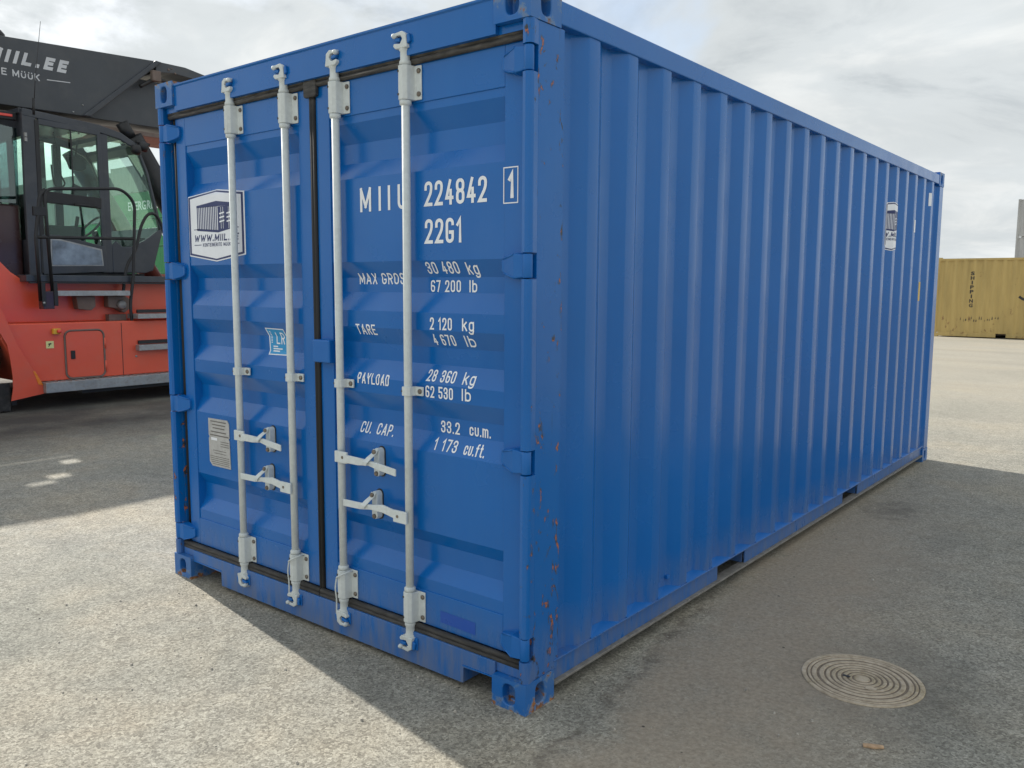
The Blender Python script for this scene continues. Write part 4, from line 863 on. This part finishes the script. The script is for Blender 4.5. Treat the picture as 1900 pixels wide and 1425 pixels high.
# hatch
def ringpath(y0, y1, z0, z1, r, x): 
    p = rrect(y0, y1, z0, z1, r, 6); return [(x, a, b) for a, b in p]+[(x, *p[0])]
hp = rrect(2.455, 2.925, 0.378, 0.968, 0.07, 6)
ha = MB(); ha.prism(hp, 'x', -9.3995, -9.392); hatch = ha.build('hatch', 'red', RS, bevel=0.003)
MB().tube(ringpath(2.440, 2.940, 0.363, 0.983, 0.08, -9.395), 0.012, 8, caps=False).build('hatch_seal', 'brownbox', hatch)
MB().box(-9.391, -9.38, 2.505, 2.560, 0.615, 0.725).build('hatch_latch', 'black', hatch, bevel=0.006)
for zz in (0.50, 0.80): MB().tube([(-9.388, 2.948, zz-0.07), (-9.388, 2.948, zz+0.07)], 0.012, 8).build('hatch_hinge', 'red', hatch)
sw = MB().box(-9.398, -9.34, 2.29, 2.378, 0.945, 1.015).build('emergency_switch', 'warm_yellow', RS, bevel=0.006)
k = MB(); k.lathe([(0.0, 0.035), (0.02, 0.033), (0.026, 0.02), (0.026, 0.0)], (-9.339, 2.352, 0.980), 'x', 14); k.build('push_button', 'redlamp', sw)
MB().box(-9.3985, -9.394, 2.212, 2.305, 0.768, 0.858).build('warning_label', 'pale_lbl', RS)
m = MB(); m.prism([(2.238, 0.79), (2.245, 0.788), (2.262, 0.815), (2.282, 0.822), (2.270, 0.835), (2.245, 0.83), (2.235, 0.82), (2.248, 0.812)], 'x', -9.3935, -9.392); m.build('warning_symbol', 'ink', RS)
# platform edge, hanging step, bracket, lamps
MB().box(-10.25, -9.50, 2.07, 7.0, 1.602, 1.690).build('platform', 'charcoal', RS, bevel=0.008)
MB().box(-9.499, -9.46, 2.09, 7.0, 1.582, 1.600).build('platform_trim', 'black', RS)
stp = MB().box(-9.62, -9.40, 2.36, 3.33, 1.425, 1.492).build('access_step', 'tread', RS, bevel=0.004)
br_ = MB().box(-9.55, -9.41, 2.215, 2.352, 1.262, 1.485).build('step_bracket', 'hood', RS, bevel=0.006)
for yy in (2.20, 2.345): MB().box(-9.409, -9.395, yy, yy+0.048, 1.30, 1.60).build('bracket_strap', 'black', br_, bevel=0.004)
MB().prism([(2.68, 1.42), (2.93, 1.42), (2.93, 1.28), (2.87, 1.23), (2.70, 1.25)], 'x', -9.69, -9.55).build('lamp_housing', 'brownbox', RS, bevel=0.01)
MB().prism([(3.10, 1.42), (3.34, 1.42), (3.42, 1.36), (3.40, 1.25), (3.32, 1.19), (3.22, 1.25), (3.10, 1.27)], 'x', -9.69, -9.56).build('lamp_housing', 'brownbox', RS, bevel=0.01)
MB().lathe([(0.0, 0.05), (0.05, 0.045), (0.07, 0.0)], (-9.56, 3.28, 1.30), 'x', 16).build('work_lamp', 'lampglass', RS)
for (za, zb, tr) in ((1.112, 1.176, 1.235), (0.678, 0.755, 0.82)):
    s2 = MB().box(-9.60, -9.30, 3.37, 4.4, za, zb).build('ladder_step', 'tread', RS, bevel=0.005)
    MB().box(-9.398, -9.37, 3.40, 4.4, zb+0.012, zb+0.06).build('step_trim', 'black', s2)
MB().box(-9.699, -9.60, 3.12, 3.36, 1.087, 1.17).build('step_well', 'brownbox', RS)
# hand rails
rails = [fillet([(-9.45, 2.352, 1.36), (-9.45, 2.315, 2.755), (-9.45, 3.299, 2.848), (-9.45, 3.476, 2.685), (-9.45, 3.413, 1.706), (-9.45, 3.345, 1.30), (-9.42, 3.372, 0.57)], 0.12),
         [(-9.45, 2.18, 2.154), (-9.45, 3.445, 2.193)],
         smooth_path([(-9.6, 3.323, 1.40), (-9.6, 3.395, 1.80), (-9.6, 3.535, 2.06), (-9.6, 3.629, 2.376), (-9.6, 3.738, 2.545), (-9.6, 3.855, 2.538), (-9.6, 3.942, 2.357), (-9.6, 4.02, 2.0), (-9.6, 4.05, 1.69)]),
         fillet([(-9.45, 2.20, 1.36), (-9.45, 2.19, 2.16), (-9.45, 2.26, 2.66), (-9.45, 2.33, 2.756)], 0.05)]
for p in rails: MB().tube(p, 0.021, 10).build('handrail', 'black', RS)
MB().box(-9.47, -9.43, 2.17, 2.33, 2.42, 2.53).build('rail_clamp', 'black', RS, bevel=0.004)
MB().box(-9.435, -9.405, 3.335, 3.41, 0.55, 0.80).build('rail_foot', 'black', RS, bevel=0.01)
for (y, z) in ((3.372, 0.60), (2.222, 1.34)): MB().lathe([(0.0, 0.008), (0.014, 0.006), (0.016, 0.0)], (-9.40, y, z), 'x', 12).build('bolt', 'tread', RS)

# ---- cab
XC, XF = -10.20, -11.75
CAB = empty('cab', (0, 0, 0), 'x', 'x'); del CAB['label']; del CAB['category']
bpy.data.objects.remove(CAB)
# shell: side frame with two openings, mirrored on the far side; roof; rear; dashboard
def bar2(pts, w, x, t=0.07):
    """flat frame member along a yz polyline"""
    m = MB(); P = [Vector(p) for p in pts]; L_, Rr = [], []
    for i, p in enumerate(P):
        d = (P[min(i+1, len(P)-1)]-P[max(i-1, 0)]).normalized(); nn = Vector((-d.y, d.x)); ww = w[i] if isinstance(w, (list, tuple)) else w
        L_.append(p+nn*ww/2); Rr.append(p-nn*ww/2)
    m.prism([tuple(q) for q in L_]+[tuple(q) for q in Rr[::-1]], 'x', x, x-t); return m
for xs, first in ((XC, True), (XF+0.07, False)):
    bar2([(2.47, 1.66), (2.475, 2.6), (2.49, 3.80)], 0.17, xs).build('cab_pillar', 'charcoal', RS, bevel=0.012)
    bar2([(2.41, 3.800), (2.90, 3.765), (3.40, 3.725), (3.70, 3.665), (3.90, 3.56), (3.985, 3.44)], [0.10, 0.10, 0.11, 0.10, 0.085, 0.06], xs+0.004).build('roof_rail', 'charcoal', RS, bevel=0.014)
    bar2([(3.455, 3.66), (3.450, 2.5), (3.445, 1.74)], 0.115, xs-0.002).build('cab_pillar', 'charcoal', RS, bevel=0.01)
    bar2([(3.965, 3.47), (4.07, 3.20), (4.16, 2.80), (4.245, 2.40)], 0.035, xs).build('windscreen_pillar', 'charcoal', RS, bevel=0.006)
    MB().prism([(3.50, 2.13), (3.56, 2.19), (3.66, 2.115), (3.80, 2.12), (4.00, 2.22), (4.265, 2.415), (4.270, 2.36), (4.10, 1.78), (3.97, 1.74), (3.50, 1.74)], 'x', xs, xs-0.07).build('front_panel', 'charcoal', RS, bevel=0.012)
dr = MB(); MB_ = bar2([(2.60, 3.70), (3.395, 3.665)], 0.075, XC+0.012, 0.05); dr = MB_.build('cab_door', 'charcoal', RS, bevel=0.008)
bar2([(2.582, 3.72), (2.565, 1.72)], 0.055, XC+0.010, 0.05).build('door_stile', 'black', dr, bevel=0.006)
bar2([(3.385, 3.69), (3.388, 1.74)], 0.05, XC+0.010, 0.05).build('door_stile', 'charcoal', dr, bevel=0.006)
bar2([(2.58, 2.735), (3.38, 2.700)], 0.15, XC+0.012, 0.05).build('door_rail', 'black', dr, bevel=0.008)
MB().prism([(2.56, 2.23), (2.78, 2.235), (3.36, 2.115), (3.41, 2.10), (3.41, 1.75), (2.56, 1.70)], 'x', XC+0.012, XC-0.04).build('door_skin', 'charcoal', dr, bevel=0.008)
MB().prism([(2.690, 2.165), (2.80, 2.160), (3.330, 2.045), (3.345, 1.85), (2.675, 1.835)], 'x', XC+0.020, XC+0.0125).build('kick_window', 'kick', dr)
MB().prism([(2.67, 2.185), (2.80, 2.18), (3.35, 2.065), (3.365, 1.835), (2.655, 1.815)], 'x', XC+0.0124, XC+0.0122).build('kick_window_backing', 'tread', dr)
MB().tube([(XC+0.05, 2.99, 2.655), (XC+0.05, 3.28, 2.645)], 0.018, 8).build('door_handle', 'black', dr)
MB().box(XC+0.005, XC+0.02, 2.995, 3.012, 2.80, 3.66).build('window_mullion', 'black', dr)
def pane(pts, x, nm='window_pane', mt='glass'): return MB().prism(pts, 'x', x, x-0.006).build(nm, mt, dr if nm == 'door_pane' else RS)
pane([(2.612, 3.662), (3.36, 3.63), (3.362, 2.775), (2.60, 2.81)], XC-0.01, 'door_pane')
pane([(2.60, 2.66), (3.36, 2.625), (3.36, 2.115), (2.78, 2.235), (2.60, 2.23)], XC-0.012, 'door_pane')
FW = [(3.508, 3.66), (3.70, 3.62), (3.88, 3.535), (3.955, 3.46), (4.06, 3.19), (4.15, 2.79), (4.235, 2.41), (4.00, 2.23), (3.80, 2.13), (3.66, 2.12), (3.56, 2.20), (3.508, 2.14)]
pane(FW, XC-0.02); pane(FW, XF+0.03); pane([(2.56, 3.72), (3.40, 3.66), (3.40, 2.0), (2.56, 2.0)], XF+0.03)
# windscreen, rear window, roof glass
m = MB(); ws = [(3.955, 3.465), (4.06, 3.19), (4.15, 2.79), (4.24, 2.41)]
m.add([(x, a, b) for x in (XC-0.07, XF+0.07) for a, b in ws], [(i, i+1, 5+i, 4+i) for i in range(3)], True); m.build('windscreen', 'glass', RS, recalc=False)
MB().prism([(4.225, 2.42), (4.268, 2.41), (4.10, 1.78), (3.97, 1.74), (3.95, 1.78)], 'x', XC-0.071, XF+0.071).build('nose_panel', 'charcoal', RS, bevel=0.01)
MB().box(XF, XC-0.071, 2.41, 2.54, 1.66, 2.16).build('cab_rear', 'charcoal', RS)
MB().box(XF, XC-0.071, 2.42, 2.50, 3.50, 3.80).build('cab_rear', 'charcoal', RS)
for x in (-10.75, -11.25): MB().box(x-0.03, x+0.03, 2.42, 2.48, 2.16, 3.50).build('rear_mullion', 'charcoal', RS)
MB().box(XF+0.02, XC-0.08, 2.445, 2.451, 2.161, 3.499).build('rear_window', 'glass', RS)
m = MB(); m.prism([(2.40, 3.79), (2.40, 3.86), (3.35, 3.80), (3.35, 3.735)], 'x', XC-0.071, XF+0.071)
m.build('cab_roof', 'charcoal', RS, bevel=0.008)
for y0_, z0_, y1_, z1_ in ((3.62, 3.71, 3.72, 3.685), (3.90, 3.60, 3.97, 3.50)): MB().prism([(y0_, z0_), (y1_, z1_), (y1_, z1_-0.06), (y0_, z0_-0.06)], 'x', XC-0.071, XF+0.071).build('roof_cross_member', 'charcoal', RS)
m = MB(); m.add([(x, a, b) for x in (XC-0.07, XF+0.07) for a, b in ((3.36, 3.745), (3.64, 3.70))], [(0, 1, 3, 2)]); m.add([(x, a, b) for x in (XC-0.07, XF+0.07) for a, b in ((3.72, 3.68), (3.92, 3.57))], [(0, 1, 3, 2)]); m.build('roof_window', 'glass', RS, recalc=False)
MB().box(XF+0.02, XC-0.08, 2.42, 4.0, 1.691, 1.735).build('cab_floor', 'black', RS)
# interior
MB().lathe([(0.0, -0.95), (0.22, -0.95), (0.29, -0.88), (0.29, 0.88), (0.22, 0.95), (0.0, 0.95)], (-12.95, 3.68, 4.18), 'y', 24).build('sun_blocker', 'charcoal', RS)  # added drum on the far side, keeps stray sun off cab and ground
MB().box(-13.05, -12.85, 3.62, 3.76, 1.60, 3.92).build('sun_blocker_mast', 'charcoal', RS)  # added mast carrying the sun-blocking drum
seat = MB().box(-11.25, -10.72, 2.62, 3.12, 2.05, 2.20).build('driver_seat', 'seat', RS, bevel=0.05, seg=3)
MB().prism([(2.60, 2.16), (2.76, 2.16), (2.66, 2.80), (2.54, 2.80)], 'x', -11.22, -10.75).build('seat_back', 'seat', seat, bevel=0.05, seg=3)
MB().box(-11.10, -10.85, 2.75, 3.0, 1.736, 2.05).build('seat_base', 'black', seat)
con = MB().box(-10.62, -10.42, 2.75, 3.25, 2.02, 2.38).build('control_console', 'seat', RS, bevel=0.03)
MB().tube([(-10.5, 3.15, 2.37), (-10.5, 3.18, 2.52)], 0.025, 8).build('joystick', 'black', con)
col_ = MB().tube([(-10.98, 3.80, 1.74), (-10.98, 3.62, 2.36)], 0.045, 10).build('steering_column', 'black', RS)
wc = Vector((-10.98, 3.58, 2.42)); wn = Vector((0, -0.75, 0.66)).normalized(); wa = Vector((1, 0, 0)); wb = wn.cross(wa)
MB().tube([wc+wa*math.cos(t)*0.2+wb*math.sin(t)*0.2 for t in [2*math.pi*k/28 for k in range(29)]], 0.017, 8, caps=False).build('steering_wheel', 'black', col_)
MB().prism([(3.78, 1.74), (4.05, 1.80), (4.18, 2.28), (3.98, 2.22)], 'x', -10.5, -11.5).build('dashboard', 'seat', RS, bevel=0.03)
mon = MB().prism([(3.42, 2.86), (3.64, 2.80), (3.66, 2.98), (3.46, 3.06)], 'x', -11.20, -11.25).build('monitor', 'black', RS, bevel=0.01)
MB().tube([(-11.25, 3.55, 2.82), (-11.3, 3.62, 2.3)], 0.018, 8).build('monitor_arm', 'black', mon)
mir = MB().prism([(3.30, 3.42), (3.58, 3.43), (3.60, 3.28), (3.52, 3.22), (3.36, 3.24)], 'x', -11.05, -11.11).build('rear_view_mirror', 'black', RS, bevel=0.02)
MB().tube([(-11.08, 3.45, 3.43), (-11.08, 3.5, 3.68)], 0.012, 8).build('mirror_stem', 'black', mir)
mic = MB().prism(rrect(3.085, 3.155, 3.36, 3.50, 0.03), 'x', -10.85, -10.90).build('radio_handset', 'black', RS, bevel=0.012)
MB().tube(smooth_path([(-10.87, 3.10, 3.37), (-10.87, 3.13, 3.15), (-10.87, 3.19, 3.0), (-10.87, 3.10, 2.94), (-10.87, 3.04, 3.02), (-10.87, 3.02, 3.25)]), 0.012, 7).build('handset_cord', 'black', mic)
MB().tube([(-10.87, 3.07, 3.70), (-10.87, 3.11, 3.48)], 0.01, 6).build('handset_hook', 'black', mic)
far_m = MB().prism(rrect(3.98, 4.05, 3.02, 3.32, 0.03), 'x', -11.45, -11.50).build('side_mirror', 'black', RS, bevel=0.012)
MB().tube([(-11.48, 4.04, 3.22), (-11.62, 4.12, 3.25)], 0.02, 8).build('mirror_arm', 'black', far_m)
# quarter glass behind the cab, beacon strip, antenna, lamp clusters
pane([(1.92, 3.66), (2.395, 3.60), (2.37, 2.63), (1.92, 2.63)], -10.36, 'quarter_window', 'glass_dark')
MB().box(-10.42, -10.34, 1.4, 2.40, 3.70, 3.80).build('light_bar', 'black', RS, bevel=0.008)
MB().box(-10.338, -10.325, 1.5, 2.345, 3.735, 3.768).build('red_light_strip', 'redlamp', RS, bevel=0.006)
MB().tube([(-10.2, 2.56, 3.87), (-10.2, 2.60, 4.25), (-10.2, 2.705, 4.99)], [0.006, 0.005, 0.003], 6).build('antenna', 'black', RS)
MB().tube([(-10.2, 2.553, 3.78), (-10.2, 2.562, 3.99)], 0.018, 8).build('antenna_base', 'black', RS)
for c in ((-10.16, 3.93, 3.50), (-10.20, 4.06, 3.56)):
    l_ = MB().lathe([(0.03, -0.11), (0.065, -0.08), (0.075, 0.0), (0.068, 0.01), (0.0, 0.012)], c, 'y', 18).build('work_lamp', 'black', RS)
MB().tube([(-10.2, 3.92, 3.62), (-10.2, 4.12, 3.60)], 0.022, 8).build('lamp_bracket', 'black', RS)
for c in ((-10.185, 2.44, 3.42), (-10.185, 2.44, 3.48)): MB().box(c[0], c[0]+0.03, c[1]-0.03, c[1], c[2], c[2]+0.05).build('marker_lamp', 'lampglass', RS)

# ---- boom
XB = -11.0; XB2 = -12.0
body = [(2.0, 3.995), (3.60, 4.015), (4.72, 5.005), (4.72, 5.025), (2.0, 4.885)]
bo = MB().prism(body, 'x', XB, XB2).build('boom', 'boom', RS, bevel=0.012)
MB().prism([(-1.5, 3.9), (1.25, 3.97), (1.25, 4.86), (-1.5, 4.55)], 'x', XB, XB2).build('boom_tail', 'boom', RS, bevel=0.012)
MB().box(XB2, XB, 1.2505, 1.9995, 4.78, 4.862).build('boom_neck', 'boom', RS)  # boom thinned here, out of view, so sun reaches the two gaps
# bright-edged collar plate running up the slanted end, then the inner section
MB().prism([(3.54, 4.018), (3.66, 4.018), (4.80, 5.02), (4.70, 5.028)], 'x', XB+0.03, XB-0.04).build('boom_collar', 'charcoal', bo, bevel=0.012)
inn = MB().prism([(3.50, 4.03), (7.4, 4.06), (7.4, 4.72), (4.5, 4.74)], 'x', XB-0.14, XB2+0.14).build('inner_boom', 'boom', RS, bevel=0.01)
MB().prism([(4.7205, 5.03), (5.218, 5.031), (5.62, 4.965), (7.2, 4.88), (7.2, 4.82), (5.60, 4.86), (5.0, 4.90), (4.7205, 4.86)], 'x', XB-0.02, XB2+0.02).build('boom_end_hood', 'tread' if False else 'boom', bo, bevel=0.008)
for (y, z, r) in ((4.93, 4.94, 0.022), (5.04, 4.90, 0.018), (4.98, 4.965, 0.012)): MB().lathe([(r, 0.0), (r*0.8, 0.01), (0, 0.012)], (XB-0.02, y, z), 'x', 12).build('bolt', 'brownbox', bo)
MB().box(-10.98, -10.90, 4.60, 4.74, 4.70, 4.86).build('hose_bracket', 'brownbox', bo, bevel=0.01)
MB().tube(smooth_path([(-11.02, 4.45, 4.60), (-10.98, 4.70, 4.74), (-10.98, 5.0, 4.70), (-11.0, 5.6, 4.55)]), 0.03, 8).build('hydraulic_hose', 'black', bo)
m = MB(); m.box(XB-0.02, XB2+0.02, 2.0, 7.4, 3.86, 3.93); m.build('boom_wear_rail', 'brownbox', bo, bevel=0.008)
MB().lathe([(0.0, 0.12), (0.05, 0.11), (0.09, 0.06), (0.10, 0.0)], (-11.2, 2.55, 4.915), 'z', 18).build('beacon', 'black', RS)
for (y, z) in ((3.42, 4.05), (3.56, 4.17)): MB().lathe([(0.014, 0), (0.012, 0.01), (0, 0.012)], (XB, y, z), 'x', 10).build('bolt', 'tread', bo)
# lift cylinder ahead of the cab
cy = MB().tube([(-10.55, 4.02, 3.72), (-10.55, 5.35, 1.55)], 0.17, 20).build('lift_cylinder', 'black', RS)
MB().tube([(-10.55, 3.9, 3.92), (-10.55, 4.03, 3.70)], 0.09, 14).build('cylinder_rod', 'black', cy)
MB().tube([(-12.45, 4.02, 3.72), (-12.45, 5.35, 1.55)], 0.17, 20).build('lift_cylinder', 'black', RS)
# unseen plate added behind the cab, blocking the sun except through two small gaps
m = MB(); ys = [-1.5, 1.44, 1.60, 1.68, 1.83, 2.40]; zs = [3.40, 3.49, 3.64, 3.86, 4.00, 4.79]
for i in range(5):
    for j in range(5):
        if (i, j) in ((3, 1), (1, 3)): continue
        if j >= 4 and not (1 <= i <= 4): continue
        m.box(-11.02, -10.98, ys[i], ys[i+1], zs[j], zs[j+1])
m.build('sun_gap_plate', 'boom', RS)
# boom lettering
bmf = lambda off: (lambda u, v: (XB+off, u, v)); bm_ = bmf(0.002)
stroke_text('WWW.MIIL.EE', 1.50, 3.400, 4.575, 0.175, 'silver', bo, bmf, (), (), wt=0.27, shear=0.32, gap=0.75, off=0.002)
stroke_text('KONTEINERITE MÜÜK', 1.62, 2.985, 4.400, 0.092, 'silver', bo, bmf, (), (), wt=0.17, off=0.002)
poly('lettering', [(3.08, 4.432), (3.40, 4.450), (3.40, 4.462), (3.08, 4.444)], 'silver', bo, bm_)

# ================================================================ striped board and post beyond the machine
BD = empty('barrier_board', (-16.2, 8.2, 0), 'red and white striped warning board beyond the machine, left of the yellow post', 'barrier')
for k in range(8):
    z = 0.15+k*0.28; MB().prism([(8.02, z), (8.42, z+0.06), (8.42, z+0.34), (8.02, z+0.28)], 'x', -16.2, -16.23).build('stripe', 'signred' if k % 2 else 'signwhite', BD)
MB().box(-16.27, -16.24, 8.16, 8.26, 0, 2.3).build('board_post', 'tread', BD); MB().box(-16.45, -16.05, 8.0, 8.44, 0, 0.08).build('board_foot', 'black', BD)
YP = empty('yellow_post', (-15.4, 8.45, 0), 'tapered yellow post with orange cap beside the striped board', 'post')
MB().prism([(8.33, 0), (8.60, 0), (8.56, 2.15), (8.25, 2.15)], 'x', -15.3, -15.5).build('post_body', 'tanwood', YP, bevel=0.01)
MB().prism([(8.22, 2.151), (8.62, 2.151), (8.62, 2.62), (8.26, 2.62)], 'x', -15.27, -15.53).build('post_cap', 'pinkorange', YP, bevel=0.015)

# ================================================================ wood chip
wc_ = MB(); wc_.prism([(a-0.235, b-0.10) for a, b in ((1.262, 0.676), (1.300, 0.690), (1.322, 0.710), (1.316, 0.722), (1.280, 0.706), (1.256, 0.692))], 'z', 0.001, 0.009)
tag(wc_.build('wood_chip', 'tanwood2', bevel=0.002), 'small tan wood chip lying on the asphalt below the manhole cover', 'wood chip')

# ================================================================ loose grit
rg = random.Random(11); m = MB()
for k in range(760):
    x = rg.uniform(-2.6, 2.2); y = rg.uniform(-2.2, 4.5)
    if k > 420: x, y = (0.03+abs(rg.gauss(0, 0.07)), rg.uniform(0.1, 6.0)) if k % 3 else (rg.uniform(-2.3, 0.0), -0.02-abs(rg.gauss(0, 0.05)))
    if -2.45 < x < 0.02 and y > -0.01: continue
    if (x-0.87)**2+(y-1.1)**2 < 0.07: continue
    r = rg.choice((0.003, 0.0035, 0.004, 0.005, 0.007)) if k <= 420 else rg.choice((0.002, 0.0025, 0.003, 0.004)); p = [(x+r*math.cos(t)*rg.uniform(0.7, 1.2), y+r*math.sin(t)*rg.uniform(0.7, 1.2)) for t in [2*math.pi*q/5 for q in range(5)]]
    v = [(a, b, 0.0) for a, b in p]+[((a-x)*0.6+x, (b-y)*0.6+y, r*1.1) for a, b in p]
    m.add(v, [(i, (i+1) % 5, 5+(i+1) % 5, 5+i) for i in range(5)]+[(5, 6, 7, 8, 9)])
gr = m.build('loose_grit', 'stone', recalc=False); gr['kind'] = 'stuff'; gr['label'] = 'scattered pale grit lying on the asphalt'; gr['category'] = 'grit'
